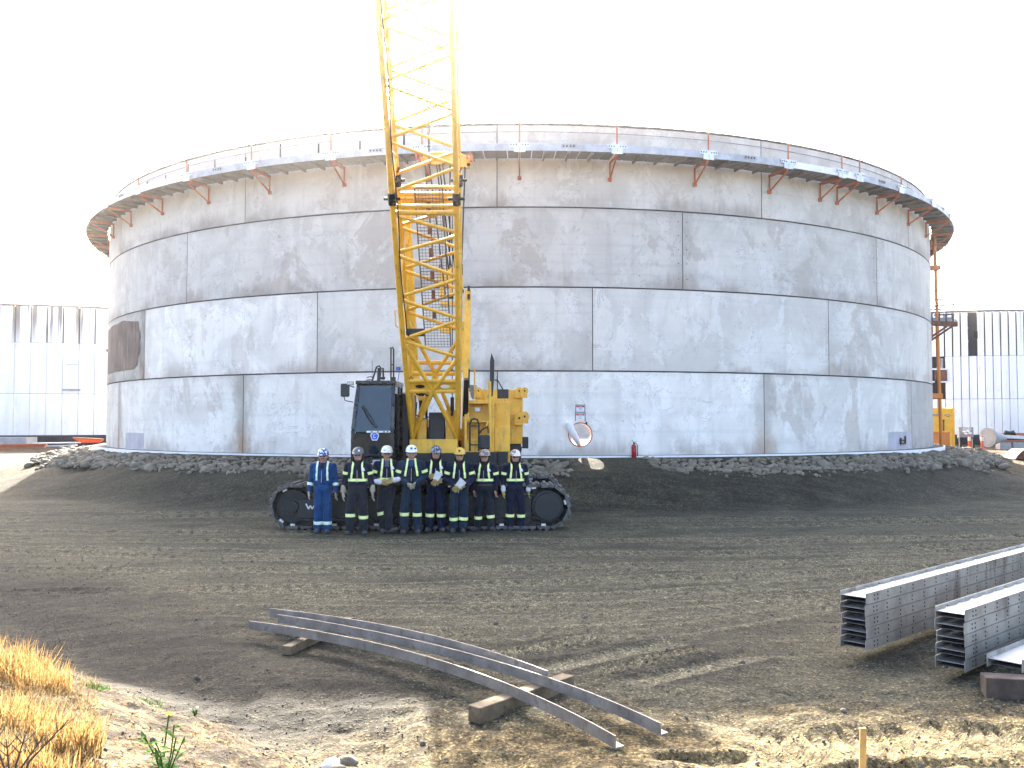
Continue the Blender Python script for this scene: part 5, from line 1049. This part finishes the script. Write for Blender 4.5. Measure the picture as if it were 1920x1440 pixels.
def beammat():
    t = NT('galvanised_stacked_beam'); ps = t.pos(); ob = t.coord('Object'); r = t.node('ObjectInfo', out=5)
    n = t.noise(t.scale(ps, (3,3,3)), 1., 5, .6); st = t.noise(t.scale(ps, (2.2,2.2,.5)), 1., 3, .5); f = t.noise(ps, 22., 4, .65)
    c = t.mix(t.ramp(n, .35, .68), (.24,.225,.195), (.40,.38,.335)); c = t.mix(t.mul(t.ramp(st, .60, .68), .75), c, (.085,.065,.045)); c = t.mix(t.mul(t.ramp(f, .55, .75), .5), c, (.17,.165,.16)); c = t.mix(t.mul(r, .25), c, (.28,.27,.25))
    t.p(Base_Color=c, Metallic=.4, Roughness=t.node('MapRange', {0: f, 3: .30, 4: .52})); return t.m
M['galv_beam'] = beammat(); M['galv_shade'] = simple('dull_shaded_web', (.10,.105,.11), .6, metal=.2, var=.2); M['galv_web'] = simple('galvanised_web', (.40,.41,.42), .34, metal=.7, var=.15, dirt=(.30,.30,.31), scale=3, dirt_amt=.5)  # darker copy of the web steel carries the shade inside the stacks
def stack(c, dr, L, w, z0, n, h, where):
    words = ['bottom', 'second lowest', 'middle', 'second highest', 'top'] if n == 5 else ['only']
    for k in range(n):
        j = (.018*((k*7) % 3), 0, .012*((k*5) % 3), 0)
        beam((c[0], c[1], z0+k*h), dr, L, w, h-.006, '%s galvanised steel beam in the stack %s' % (words[k], where), slots=(k == n-1), jog=j, grp='galvanised beams in the two long stacks')
D1 = (3.84, 3.6, 0)
stack((3.47, 9.60), D1, 8.5, .27, .13, 5, .116, 'farther from the camera')
stack((4.12, 8.88), (3.84,3.55,0), 8.5, .27, .11, 5, .116, 'beside the brown timber')
beam((4.46, 8.55, .20), (3.9,3.4,0), 7.0, .30, .115, 'single low galvanised beam resting on the brown timber at the right edge', slots=False)
timber((4.20,8.42,-.01), (6.3,7.95,-.01), .20, .20, 'rough brown square timber under the single low beam at the right edge', 'timberred')
for i2, (t0, nm) in enumerate([(2.2, 'near'), (5.4, 'far')]):
    d = V(*D1).normalized(); s = V(d.y, -d.x, 0); c = V(3.58,9.6,0)+d*t0; z = 0.
    timber(c-s*.35+V(0,0,-.0), c+s*1.4, .12, .118, 'dunnage timber under the stacked beams, the %ser one' % nm if i2 == 0 else 'dunnage timber under the stacked beams, the farther one', 'timberred')
b = MB(); b.box((2.235,6.05,.16), (.042,.018,.66), Matrix.Rotation(.03, 3, 'Y')); st_ = b.build('survey_stake', M['stake'], bevel=.003, label='yellow wooden survey stake standing in the sunlit dirt', cat='stake')
for (px, py, s, mt, lab) in [(626,1429,.075,'white','small white rounded stone on the sunlit bank'), (657,1424,.085,'rock','grey brown cobble beside the small white stone'), (640,1434,.05,'rock','flat little stone below the white one')]:
    z = .15; k = (py-789)/FPX; Y = 6.3
    for _ in range(12): Y = (CAMZ-H((px-960)/FPX*Y, Y))/k
    o = bpy.data.objects.new('stone', rocks[(px) % 9].copy()); COL.objects.link(o); o.data.materials[0] = M[mt]; place(o, ((px-960)/FPX*Y, Y, H((px-960)/FPX*Y, Y)+s*.3)); o.scale = (s, s*.8, s*.7); tags(o, lab, 'stone')
# ---------------------------------------------------------------- things at the foot of the tank
c, t, nrm = wall_xf(9.69, TR, 0); base = c+nrm*.55; z = H(base.x, base.y)+.0
fe = empty('fire_extinguisher', (base.x, base.y, z), 'red fire extinguisher with black hose standing by the tank wall right of the hatch', 'fire extinguisher'); q = lambda x, y, zz: V(base.x+x, base.y+y, z+zz)
b = MB(); pr_ = [(.0,.082),(.02,.09),(.36,.09),(.42,.075),(.45,.035),(.48,.03)]; vs = []; n = 16
for zz, r in pr_: vs += [q(r*math.cos(2*PI*k/n), r*math.sin(2*PI*k/n), zz) for k in range(n)]
b.add(vs, [(j*n+k, j*n+(k+1) % n, j*n+n+(k+1) % n, j*n+n+k) for j in range(len(pr_)-1) for k in range(n)]+[tuple(range(n-1,-1,-1))]); b.build('cylinder', M['red'], fe, smooth=True)
b = MB(); b.box(q(0,0,.50), (.05,.06,.06)); b.bar(q(-.01,0,.53), q(-.07,-.0,.60), .022, .014); b.bar(q(.01,0,.52), q(.10,0,.55), .02, .014); b.build('valve_handle', K_, fe, bevel=.004)
b = MB(); b.path([q(.03,0,.49), q(.10,-.02,.46), q(.125,-.03,.34), q(.12,-.03,.20), q(.125,-.03,.06)], [.014,.014,.014,.014,.022], 8); b.build('hose', M['rubber'], fe)
b = MB(); b.box(q(0,-.089,.26), (.07,.006,.09)); b.build('label_plate', M['signred'], fe); fe.scale = (.9,.9,.9)
def sign(a, z, w, h, lab, l1, l2):
    c, t, nrm = wall_xf(a, TR, z); Rm = Matrix((t, -nrm, V(0,0,1))).transposed(); s = empty('danger_sign', c, lab, 'sign')
    b = MB(); b.box(c+nrm*.012, (w,.012,h), Rm); b.build('sign_board', M['white'], s, bevel=.003)
    b = MB(); 
    for sg in (-1, 1): b.box(c+nrm*.016+t*(sg*(w/2-.012))+V(0,0,-.02), (.028,.016,h), Rm)
    b.box(c+nrm*.016+V(0,0,h/2-.012), (w,.016,.028), Rm); b.build('sign_frame', M['grey'], s)
    b = MB(); b.box(c+nrm*.021+V(0,0,h*.22), (w*.78,.006,h*.24), Rm); b.build('red_band', M['signred'], s)
    text_mesh('lettering', 'DANGER', h*.17, c+nrm*.025+V(0,0,h*.22), t, (0,0,1), M['white'], s)
    text_mesh('lettering', l1, h*.12, c+nrm*.020+V(0,0,-h*.08), t, (0,0,1), K_, s); text_mesh('lettering', l2, h*.12, c+nrm*.020+V(0,0,-h*.26), t, (0,0,1), K_, s)
sign(5.2, 2.86, .31, .21, 'upper red and white danger sign on the tank wall over the round hatch', 'CONFINED', 'SPACE')
sign(5.2, 2.60, .33, .26, 'lower red and white danger sign right above the round hatch', 'DO NOT', 'ENTER')
# white plastic sleeve hanging out of the hatch
b = MB(); q = lambda px, py, d: P(px, py, 29.25-d)
b.path([q(1071,790,-.1), q(1068,797,.12), q(1072,808,.14), q(1078,818,.10), q(1083,828,.02), q(1086,833,-.25)], [.10,.13,.11,.095,.09,.07], 10); b.build('plastic_sleeve', M['white'], smooth=True, label='crumpled white plastic sleeve hanging through the left side of the round hatch', cat='plastic sleeve')
b = MB(); c, t, nrm = wall_xf(5.75, TR, 2.38); b.box(c+nrm*.03, (.05,.06,.09), Matrix((t, -nrm, V(0,0,1))).transposed()); b.path([c+V(0,-.05,.03), c+V(.0,-.07,-.05)], .02, 6); b.build('hatch_hook', K_, label='small dark clip at the upper right of the round hatch', cat='clip', bevel=.006)
# ---------------------------------------------------------------- orange post and landing at the right edge
pp = V(18.80, 40.95, 1.3); lp_ = empty('ladder_post', pp, 'tall orange pipe post fixed to the right edge of the tank', 'post')
b = MB(); b.tube((18.80,40.95,1.25), (18.66,40.95,11.0), .07, 12); b.build('pole', M['orangepipe'], lp_, smooth=True)
for zz in (3.55, 9.2): b = MB(); b.box((18.60,40.95,zz), (.5,.3,.22)); b.build('clamp', M['orangepipe'], lp_, bevel=.01)
ld = empty('landing', (19.2, 41.0, 6.8), 'small rusty steel landing with dark handrails sticking out from the tank by the orange post', 'platform'); YL = 40.9
q = lambda px, py, dy=0: P(px, py, YL+dy)
b = MB(); b.bar(q(1740,606), q(1793,608), .12, .22); b.bar(q(1744,603,1.0), q(1790,603,1.0), .12, .2); b.bar(q(1793,608), q(1790,603,1.0), .12, .2); b.bar(q(1744,607), q(1746,603,1.0), .12, .2); b.build('channel_frame', M['rust'], ld, bevel=.01)
b = MB(); b.add([q(1744,603,.05), q(1791,603,.05), q(1789,600,.95), q(1746,600,.95)], [(0,1,2,3)]); b.build('grating', M['galvdull'], ld, solid=.04)
b = MB(); b.bar(q(1744,600), q(1784,599), .02, .2); b.build('toe_board', M['grey'], ld)
for a, c_ in (((1743,634),(1775,612)), ((1746,638),(1785,612))): b = MB(); b.bar(q(*a), q(*c_), .08, .08); b.build('diagonal_brace', M['rust'], ld)
b = MB(); b.bar(q(1745,612), q(1745,631), .05,.05); b.bar(q(1748,612), q(1748,634), .05,.05); b.build('hanger', M['orange'], ld)
M['darkblue'] = simple('dark_blue_handrail', (.03,.035,.07), .5, var=.2)
for pts in ([(1743,563),(1784,560),(1789,571),(1752,574)], [(1744,581),(1782,579)], [(1752,591),(1789,589)]): b = MB(); b.path([q(*p, .3*(i2 in (0,1))) for i2, p in enumerate(pts)], .035, 6); b.build('handrail', M['darkblue'], ld)
for px in (1747,1761,1774,1787): b = MB(); b.bar(q(px,603), q(px,588), .07, .05); b.bar(q(px,588), q(px,562 if px == 1787 else 578), .02, .02); b.build('rail_post', M['darkblue'], ld)
# ---------------------------------------------------------------- white clad tanks behind
def cladtank(cx, cy, R_, base, tiers, wdeg, mat, a0, a1, lab, skip, inset, rnd):
    root = empty('clad_tank', (cx, cy, base), lab, 'storage tank'); ring_z = tiers
    b = MB(); n = 90; vs = []
    for k in range(n): a = 360*k/n; vs += [cyl(a, R_-.22, base, cx, cy), cyl(a, R_-.22, tiers[-1], cx, cy)]
    b.add(vs, [(2*k, 2*((k+1) % n), 2*((k+1) % n)+1, 2*k+1) for k in range(n)]+[tuple(2*k+1 for k in range(n))]); b.build('steel_shell', M['shellblack'], root, smooth=True)
    b = MB(); vs = []; m = 60
    for k in range(m+1): a = a0+(a1-a0)*k/m; vs += [cyl(a, R_+.02, tiers[-1]-.02, cx, cy), cyl(a, R_+.12, tiers[-1]-.02, cx, cy), cyl(a, R_+.12, tiers[-1]+.14, cx, cy), cyl(a, R_+.02, tiers[-1]+.14, cx, cy)]
    b.add(vs, [(k*4+j, k*4+(j+1) % 4, k*4+4+(j+1) % 4, k*4+4+j) for k in range(m) for j in range(4)]); b.build('eave_rail', M['darkblue'], root, smooth=True)
    b = MB(); vs = []
    for k in range(m+1): a = a0+(a1-a0)*k/m; vs += [cyl(a, R_+.05, base-.3, cx, cy), cyl(a, R_+.25, base-.3, cx, cy), cyl(a, R_+.25, base+.75, cx, cy), cyl(a, R_+.05, base+.85, cx, cy)]
    b.add(vs, [(k*4+j, k*4+(j+1) % 4, k*4+4+(j+1) % 4, k*4+4+j) for k in range(m) for j in range(4)]); b.build('tar_skirt', M['shellblack'], root, smooth=True)
    k = 0; protos = {}
    a = a0
    while a < a1:
        for ti in range(len(tiers)-1):
            if (k, ti) in skip: continue
            if ti not in protos:
                z0, z1 = tiers[ti]+.012, tiers[ti+1]-.012; g = inset[ti]; w = math.radians(wdeg)*R_; prof = [(-w/2+g, -.06), (-w/2+g, .0), (-w/2+g+.05, .03), (w/2-g-.05, .03), (w/2-g, .0), (w/2-g, -.06)]
                bb = MB(); bb.prism([V(u, -o_-R_, z0-base) for u, o_ in prof], (0,0,z1-z0)); o = bb.build('cladding_panel', mat, root, loc=(0,0,0)); place(o, (cx, cy, base), root); protos[ti] = o
                o.rotation_euler = (0, 0, math.radians(a)); 
            else: o = inst(protos[ti], 'cladding_panel', (cx, cy, base), root, (0, 0, math.radians(a)))
        a += wdeg; k += 1
    return root
M['shellblack'] = simple('black_tarred_shell', (.018,.018,.024), .8, var=.4, dirt=(.07,.035,.025), scale=.8, dirt_amt=.6)
def colof(px, py, cx, cy, R_, a0, wdeg):
    Yg = cy-R_
    for _ in range(20):
        p = P(px, py, Yg); s = (p.x-cx)/R_; Yg = cy-R_*math.sqrt(max(0, 1-s*s))
    return (math.degrees(math.asin(max(-1, min(1, (P(px,py,Yg).x-cx)/R_))))-a0)/wdeg
RW = math.degrees(.6/20)
k1 = [round(colof(px, 620, 42.8, 95.1, 20, -60, RW)) for px in (1819,)][0]
skip = {(k1, 2)}; k2 = [round(colof(px, 700, 42.8, 95.1, 20, -60, RW)) for px in (1752, 1771)]
for k in range(k2[0]-1, k2[1]+1): skip.add((k, 1))
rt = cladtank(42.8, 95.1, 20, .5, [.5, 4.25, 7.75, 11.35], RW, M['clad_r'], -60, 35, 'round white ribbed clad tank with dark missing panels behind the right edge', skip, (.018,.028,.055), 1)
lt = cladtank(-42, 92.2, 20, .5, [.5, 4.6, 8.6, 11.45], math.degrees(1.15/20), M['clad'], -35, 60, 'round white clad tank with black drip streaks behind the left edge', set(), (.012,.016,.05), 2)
for (x0, x1, y) in [(1811,1827,615), (1811,1827,640), (1811,1827,590), (1746,1778,692), (1762,1778,716), (1746,1752,716)]: b = MB(); b.bar(P(x0, y, 76.15), P(x1, y, 76.15), .1, .12); b.build('girt', M['white'], rt)
b = MB(); b.bar(P(1766,672,76.1), P(1766,689,76.1), .15,.12); b.bar(P(1756,690,76.1), P(1768,689,76.1), .1,.1); b.build('frame_piece', M['greyduct'], rt)
b = MB(); b.box(P(1764,704,76.15), (1.0,.1,.9)); b.build('rust_plate', M['rust'], rt)
b = MB(); b.box(P(1829.5,628,75.7), (.28,.08,.58)); b.build('torn_notch', M['darkhole'], rt)
for (px, py, sx, sy) in [(126,731,.7,.18),(142,731,.7,.18),(135,683,.9,.06)]: b = MB(); b.box(P(px, py, 72.9), (sx,.1,sy)); b.build('wall_bracket', M['greyduct'], lt)
b = MB(); b.box(P(202.5,657,73.6), (.2,.15,.2)); b.build('wall_box', M['darkhole'], lt)
# ---------------------------------------------------------------- clutter beyond the tank, right
def gz_(x, y): return H(x, y)
c = P(1769, 797, 60); g0 = gz_(c.x, c.y); ht_ = P(1769,765,60).z; yc = empty('yellow_container', (c.x-.4, 60, g0), 'tall yellow steel container with dark lettering past the right edge of the tank', 'container')
xr_ = P(1789,800,60).x; b = MB(); b.bx(xr_-3., xr_, 60, 62.2, g0, ht_); b.bx(xr_-.12, xr_+.03, 59.96, 62.2, g0, ht_+.02); b.build('shell', M['yellow_tank'], yc, bevel=.02)
b = MB(); b.bx(P(1749,778,59.97).x, P(1767,778,59.97).x, 59.96, 59.99, P(1760,780,60).z, P(1760,776.5,60).z); b.build('dark_lettering', M['grey'], yc)
b = MB(); b.ell(P(1777,779,59.97), (.19,.02,.085), 16, 8); lo = b.build('oval_logo', M['grey'], yc, smooth=True); b = MB(); b.bar(P(1773.5,780,59.93), P(1781,778,59.93), .02, .05); b.build('logo_stroke', M['yellow_tank'], lo)
b = MB(); b.bar(P(1769.5,788,59.95), P(1769.5,808,59.95), .05, .05); b.box(P(1769.5,788,59.95), (.1,.06,.08)); b.build('latch_bar', K_, yc)
xb0, xb1 = P(1740,815,57.5).x, P(1781,815,57.5).x; zt_ = P(1770,809,57.5).z; g0 = gz_(xb0, 57.5); b = MB(); b.bx(xb0, xb1, 57.5, 57.56, g0, zt_); b.bx(xb0, xb1, 59., 59.06, g0, zt_); b.bx(xb1-.06, xb1, 57.56, 59., g0, zt_); b.bx(xb0, xb0+.06, 57.56, 59., g0, zt_); b.bx(xb0, xb1, 57.44, 57.5, zt_-.1, zt_); bn = b.build('steel_bin', M['orangepipe'], bevel=.01, label='rusty orange open steel bin in front of the yellow container', cat='bin')
c = P(1813, 812, 65); g0 = gz_(c.x, 65); ib = empty('sign_box', (c.x, 65, g0), 'grey box on legs with white lettering in front of the white ribbed tank', 'sign'); b = MB(); b.box(P(1812,811,65)+V(0,.15,0), (1.0,.3,.75)); b.build('box', M['grey'], ib, bevel=.015)
text_mesh('lettering', 'AGES', .26, P(1813,804,65)+V(0,-.005,0), (1,0,0), (0,0,1), M['white'], ib); b = MB()
for x, y in ((1808,809),(1815,808),(1819,812),(1811,813)): b.ell(P(x, y, 64.98), (.14,.02,.07), 10, 6)
b.build('white_emblem', M['white'], ib, smooth=True)
b = MB(); b.bx(c.x-.55, c.x+.55, 64.9, 65.3, P(1812,822,65).z, P(1812,820,65).z)
for s in (-.45,.45): b.bx(c.x+s-.05, c.x+s+.05, 65, 65.2, g0-.1, P(1812,822,65).z)
b.build('leg_frame', K_, ib)
for px, py, lab in ((1817.5,818,'orange delineator post with white bands in front of the grey lettered box'), (1841.5,818,'orange delineator post with white bands beside the grey duct')):
    Yd = 56; c = P(px, py, Yd); g0 = P(px, 841, Yd).z; d_ = empty('delineator_post', (c.x, Yd, g0), lab, 'delineator', 'orange delineator posts'); top_ = c.z; b = MB(); b.tube((c.x,Yd,g0), (c.x,Yd,top_), .085, 12, .06); b.tube((c.x,Yd,g0-.05), (c.x,Yd,g0+.04), .2, 12); b.build('post', M['delin'], d_, smooth=True)
    for q in (.70,.86): b = MB(); z_ = g0+(top_-g0)*q; b.tube((c.x,Yd,z_-.045), (c.x,Yd,z_+.045), .082, 12); b.build('white_band', M['white'], d_, smooth=True)
Yc = 62; c = P(1852, 820, Yc); b = MB(); b.tube(c, c+V(.12,.05,0), .66, 24); b.tube(c+V(.12,.05,0), P(1885,821,Yc+.6), .62, 24, r2=.16); b.build('cone_duct', M['greyduct'], smooth=True, label='large grey sheet metal cone lying on its side behind the rocks on the right', cat='duct')
Yb = 63
b = MB(); b.bar(P(1872,818,Yb), P(1960,822,Yb), .3, .22); b.build('steel_beam', M['galv'], label='bright silver beam on the material pile right of the grey cone', cat='steel beam')
b = MB(); b.bar(P(1874,815,Yb+.6), P(1960,814,Yb+.6), .3, .2); b.build('red_beam', M['orange'], label='red steel beam lying behind the bright silver beam', cat='steel beam')
b = MB(); b.bar(P(1872,826.5,Yb), P(1960,827,Yb), .5, .1); b.build('red_plate', M['orange'], label='thin red plate under the bright silver beam', cat='steel plate')
for (x0, x1, lab) in ((1872,1893,'pale block under the red plate beside the grey cone'), (1897,1935,'long pale block under the red plate at the right edge')): b = MB(); b.bx(P(x0,833,Yb).x, P(x1,833,Yb).x, Yb-.2, Yb+.4, P(x0,840,Yb).z-.15, P(x0,829,Yb).z); b.build('support_block', M['greyduct'], bevel=.02, label=lab, cat='block')
b = MB(); b.path([P(1882,815,Yb+.3), P(1886,811,Yb+.3), P(1893,812,Yb+.3), P(1899,811,Yb+.3), P(1905,815,Yb+.3)], [.08,.16,.12,.17,.06], 8); b.build('cable_heap', M['rubber'], label='black cable heap on top of the material pile at the right', cat='cable')
Yr = 44; z_ = P(1905,865,Yr).z; b = MB(); b.prism([P(1903,861,Yr), P(1913,849,Yr), P(1922,842,Yr), P(1950,842,Yr), P(1950,864,Yr)], (0,1.2,0)); b.build('rusty_bucket', M['rust'], bevel=.02, label='rusty brown steel bucket edge at the right side of the yard', cat='bucket')
# clutter beyond the tank, left
b = MB(); x0, x1 = P(-40,825,66).x, P(50,825,66).x; b.bx(x0, x1, 66, 67.5, P(0,836,66).z-.3, P(0,820,66).z); b.build('concrete_block', M['greyduct'], bevel=.03, label='long pale concrete block at the foot of the left white tank', cat='block')
for k, (x0, y0, x1, y1, lab) in enumerate([(-30,836,88,833.5,'rust orange beam lying in front of the pale concrete block'), (-30,840,84,837,'lower rust orange beam in front of the pale concrete block')]): b = MB(); b.bar(P(x0,y0,60), P(x1,y1,60), .25, .16); b.build('rusty_beam', M['orange'], label=lab, cat='steel beam')
for k, (x0, y0, x1, y1, lab) in enumerate([(66,831,150,830.,'upper pale blue sheet lying left of the tank'), (92,836,140,834.5,'lower pale blue sheet lying left of the tank')]): b = MB(); b.bar(P(x0,y0,58), P(x1,y1,58), .8, .07); b.build('steel_sheet', M['galv'], label=lab, cat='steel sheet')
for k in range(6):
    b = MB(); b.bar(P(137+3*k,821+1.7*k,57+.2*k), P(193-1*k,824+.8*k,57+.2*k), .10, .10); b.build('orange_rod', M['orange'], label='%s orange steel rod of the loose bundle left of the tank' % ['topmost', 'second from top', 'third from top', 'third from bottom', 'second from bottom', 'lowest'][k], cat='steel rod', group='loose bundle of orange rods left of the tank')
# ---------------------------------------------------------------- dry grass and weeds on the near bank
def grassmat(name, c0, c1, tr=.5):
    t = NT(name); r = t.noise(t.pos(), 45., 3, .7); c = t.mix(t.ramp(r, .36, .64), c0, c1); d = t.n.new('ShaderNodeBsdfDiffuse'); tl = t.n.new('ShaderNodeBsdfTranslucent'); mx = t.n.new('ShaderNodeMixShader'); mx.inputs[0].default_value = tr
    t.t.links.new(c, d.inputs[0]); t.t.links.new(c, tl.inputs[0]); t.t.links.new(d.outputs[0], mx.inputs[1]); t.t.links.new(tl.outputs[0], mx.inputs[2]); t.t.links.new(mx.outputs[0], t.out.inputs[0]); return t.m
M['dry'] = grassmat('dry_golden_grass', (.20,.10,.025), (.42,.29,.125)); M['straw'] = grassmat('bleached_straw', (.14,.095,.045), (.36,.27,.145), .35); M['leaf'] = grassmat('green_weed_leaf', (.05,.11,.03), (.09,.16,.045), .4); M['twig'] = simple('dark_twig', (.07,.045,.03), .9, var=.3); M['petal'] = grassmat('yellow_petal', (.75,.5,.02), (.8,.6,.05)); M['seed'] = grassmat('pale_seed_head', (.5,.46,.38), (.65,.6,.5))
def blades(b, x, y, n, rad, h, lean=.35, w=.006):
    for _ in range(n):
        a = rng.uniform(0, 2*PI); q = rad*math.sqrt(rng.random()); bx_, by_ = x+q*math.cos(a), y+q*math.sin(a); z = GH(bx_, by_)-.01; hh = h*rng.uniform(.5, 1.1); d = rng.uniform(0, 2*PI); l = lean*rng.uniform(.2, 1.2)*hh; ux, uy = math.cos(d), math.sin(d); px_, py2 = -uy, ux; wv = w*rng.uniform(.6, 1.2)
        if abs(px_) < .3: px_ = .7
        p = [(bx_+ux*l*t*t, by_+uy*l*t*t, z+hh*(t-.18*t*t*(l/hh))) for t in (0, .5, 1)]
        b.add([(p[0][0]-px_*wv, p[0][1]-py2*wv, p[0][2]), (p[0][0]+px_*wv, p[0][1]+py2*wv, p[0][2]), (p[1][0]+px_*wv*.8, p[1][1]+py2*wv*.8, p[1][2]), (p[1][0]-px_*wv*.8, p[1][1]-py2*wv*.8, p[1][2]), p[2]], [(0,1,2,3), (3,2,4)])
_gx = np.arange(-8, 8.01, .1); _gy = np.arange(3, 14.01, .1); _GX, _GY = np.meshgrid(_gx, _gy); _GZ = base_h(_GX, _GY)+detail_h(_GX, _GY)[0]
def GH(x, y): i = int(np.clip((x+8)/.1, 0, 159)); j = int(np.clip((y-3)/.1, 0, 109)); fx, fy = (x+8)/.1-i, (y-3)/.1-j; return float(_GZ[j,i]*(1-fx)*(1-fy)+_GZ[j,i+1]*fx*(1-fy)+_GZ[j+1,i]*(1-fx)*fy+_GZ[j+1,i+1]*fx*fy)
def onground(px, py):
    k = (py-789.3)/FPX; Y = 6.
    for _ in range(25): Y = .5*Y+.5*(CAMZ-GH((px-960)/FPX*Y, Y))/k
    return (px-960)/FPX*Y, Y
def raw(b, name, mat, **kw):
    me = bpy.data.meshes.new(name); v = np.array(b.v); c = Vector((v[:,0].mean(), v[:,1].mean(), v[:,2].min())); me.from_pydata([tuple(q) for q in v-np.array(c)], [], b.f); me.materials.append(mat); par = kw.pop('parent', None); o = bpy.data.objects.new(name, me); COL.objects.link(o); place(o, c, par); return tags(o, **kw)
TUFTS = [(40,1262,.26,.34,420,'dry','tall golden grass tuft at the left edge, highest on the bank'), (92,1292,.20,.26,320,'dry','golden grass tuft on the bank crest just right of the tallest one'), (140,1398,.17,.24,330,'dry','rounded yellow green grass tuft standing alone near the bottom left'), (55,1360,.2,.24,260,'dry','brownish grass tuft between the crest and the bare twigs'), (20,1425,.22,.20,240,'dry','dense golden tuft in the bottom left corner under the twigs'), (110,1450,.2,.16,160,'dry','low golden tuft at the bottom edge below the rounded one')]
for px, py, rad, h, n, m, lab in TUFTS:
    x, y = onground(px, py); b = MB(); blades(b, x, y, n, rad, h, .45, .0045); raw(b, 'grass_tuft', M[m], label=lab, cat='grass tuft', group='golden grass tufts on the near bank')
b = MB(); cnt = 0
while cnt < 3600:
    px, py = rng.uniform(-120, 760), rng.uniform(1195, 1470); lim = 1205+max(0, px-40)*.36
    if py < lim+20: continue
    if px > 190 and rng.random() < .95: continue
    x, y = onground(px, py); d = float(bank_d(np.array([x]), np.array([y]))[0])
    if d < -.1: continue
    blades(b, x, y, 5, .07, .09 if px > 190 else .14, 1.3, .0035); cnt += 5
raw(b, 'dry_grass', M['straw'], label='flattened straw and short dry grass covering the near bank', cat='grass', kind='stuff')
b = MB()
for px, py in ((185,1283),(195,1287),(30,1300),(290,1312)):
    x, y = onground(px, py); blades(b, x, y, 40, .10, .07, .9, .008)
raw(b, 'low_weeds', M['leaf'], label='low green weeds scattered along the toe of the bank', cat='weeds', kind='stuff')
def weed(px, py, h, lab):
    x, y = onground(px, py); z = GH(x, y); root = empty('weed', (x, y, z), lab, 'weed'); b = MB(); tops = []
    for k in range(6):
        a = 2*PI*k/6+.4; t_ = V(x+.10*math.cos(a)*h/.3, y+.10*math.sin(a)*h/.3, z+h*rng.uniform(.65, 1.)); b.path([(x, y, z), ((x+t_.x)/2+.01, (y+t_.y)/2, z+h*.5), t_], .004, 5); tops.append(t_)
    b.build('stem', M['leaf'], root); b = MB()
    for t_ in tops:
        for k in range(16):
            q = rng.random(); c = V(x, y, z)*(1-q)+t_*q; a = rng.uniform(0, 2*PI); l = h*.24*rng.uniform(.6, 1.1); d = V(math.cos(a), math.sin(a), rng.uniform(-.1, .7)); s = V(-d.y, d.x, 0).normalized()*l*.2; b.add([c, c+d*l*.5+s, c+d*l, c+d*l*.5-s], [(0,1,2,3)])
    raw(b, 'leaves', M['leaf'], parent=root, kind='stuff'); return root, tops, (x, y, z)
r_, tops, (x, y, z) = weed(318, 1462, .30, 'green leafy weed with one yellow flower at the bottom edge')
fl = V(x+.02, y, z+.36); b = MB(); b.path([(x, y, z+.2), fl], .004, 5); b.build('flower_stem', M['leaf'], r_); b = MB()
for k in range(12): a = 2*PI*k/12; d = V(math.cos(a), math.sin(a)*.6, .35); s = V(-math.sin(a), math.cos(a), 0)*.006; b.add([fl, fl+d*.016+s, fl+d*.028, fl+d*.016-s], [(0,1,2,3)])
raw(b, 'flower', M['petal'], parent=r_)
r2, tops, (x, y, z) = weed(372, 1335, .06, 'little pale flowering weed at the shadow edge of the bank'); b = MB(); b.ell((x+.02, y, z+.07), (.016,.016,.012), 10, 6); b.ell((x-.03, y, z+.06), (.01,.01,.01), 8, 5); b.build('seed_head', M['seed'], r2, smooth=True)
x, y = onground(42, 1470); z = GH(x, y); tw = empty('bare_twigs', (x, y, z), 'bare dark branching twigs at the bottom left corner', 'twigs')
for k in range(7):
    a = -.9+1.8*k/6; l = .34*rng.uniform(.8, 1.15); p0 = V(x, y, z-.02); p1 = p0+V(math.sin(a)*l*.35, -.05, l*.5); p2 = p0+V(math.sin(a)*l*.9, -.03+.05*math.cos(k), l); b = MB(); b.path([p0, p1, p2], [.006,.005,.0025], 5)
    for q in (.4,.7): c = p1*(1-q)+p2*q; b.path([c, c+V(math.sin(a+.8)*.07, .02, .06)], [.003,.0015], 4); b.path([c, c+V(math.sin(a-.8)*.06, -.02, .05)], [.003,.0015], 4)
    b.build('twig', M['twig'], tw)
# ---------------------------------------------------------------- thin haze added to make the glare near the sun
HZ = 0.0007
if HZ:
    b = MB(); b.bx(-70, 70, -12, 125, -1.6, 18); hz = b.build('haze', [], kind='stuff', label='thin haze volume added for the glare near the sun', cat='haze')
    m = bpy.data.materials.new('glare_haze'); m.use_nodes = True; nt_ = m.node_tree; nt_.nodes.clear(); vo = nt_.nodes.new('ShaderNodeVolumePrincipled'); ou = nt_.nodes.new('ShaderNodeOutputMaterial'); nt_.links.new(vo.outputs[0], ou.inputs['Volume'])
    vo.inputs['Color'].default_value = (.98,.96,.94,1); vo.inputs['Density'].default_value = HZ; vo.inputs['Anisotropy'].default_value = .97; hz.data.materials.append(m)
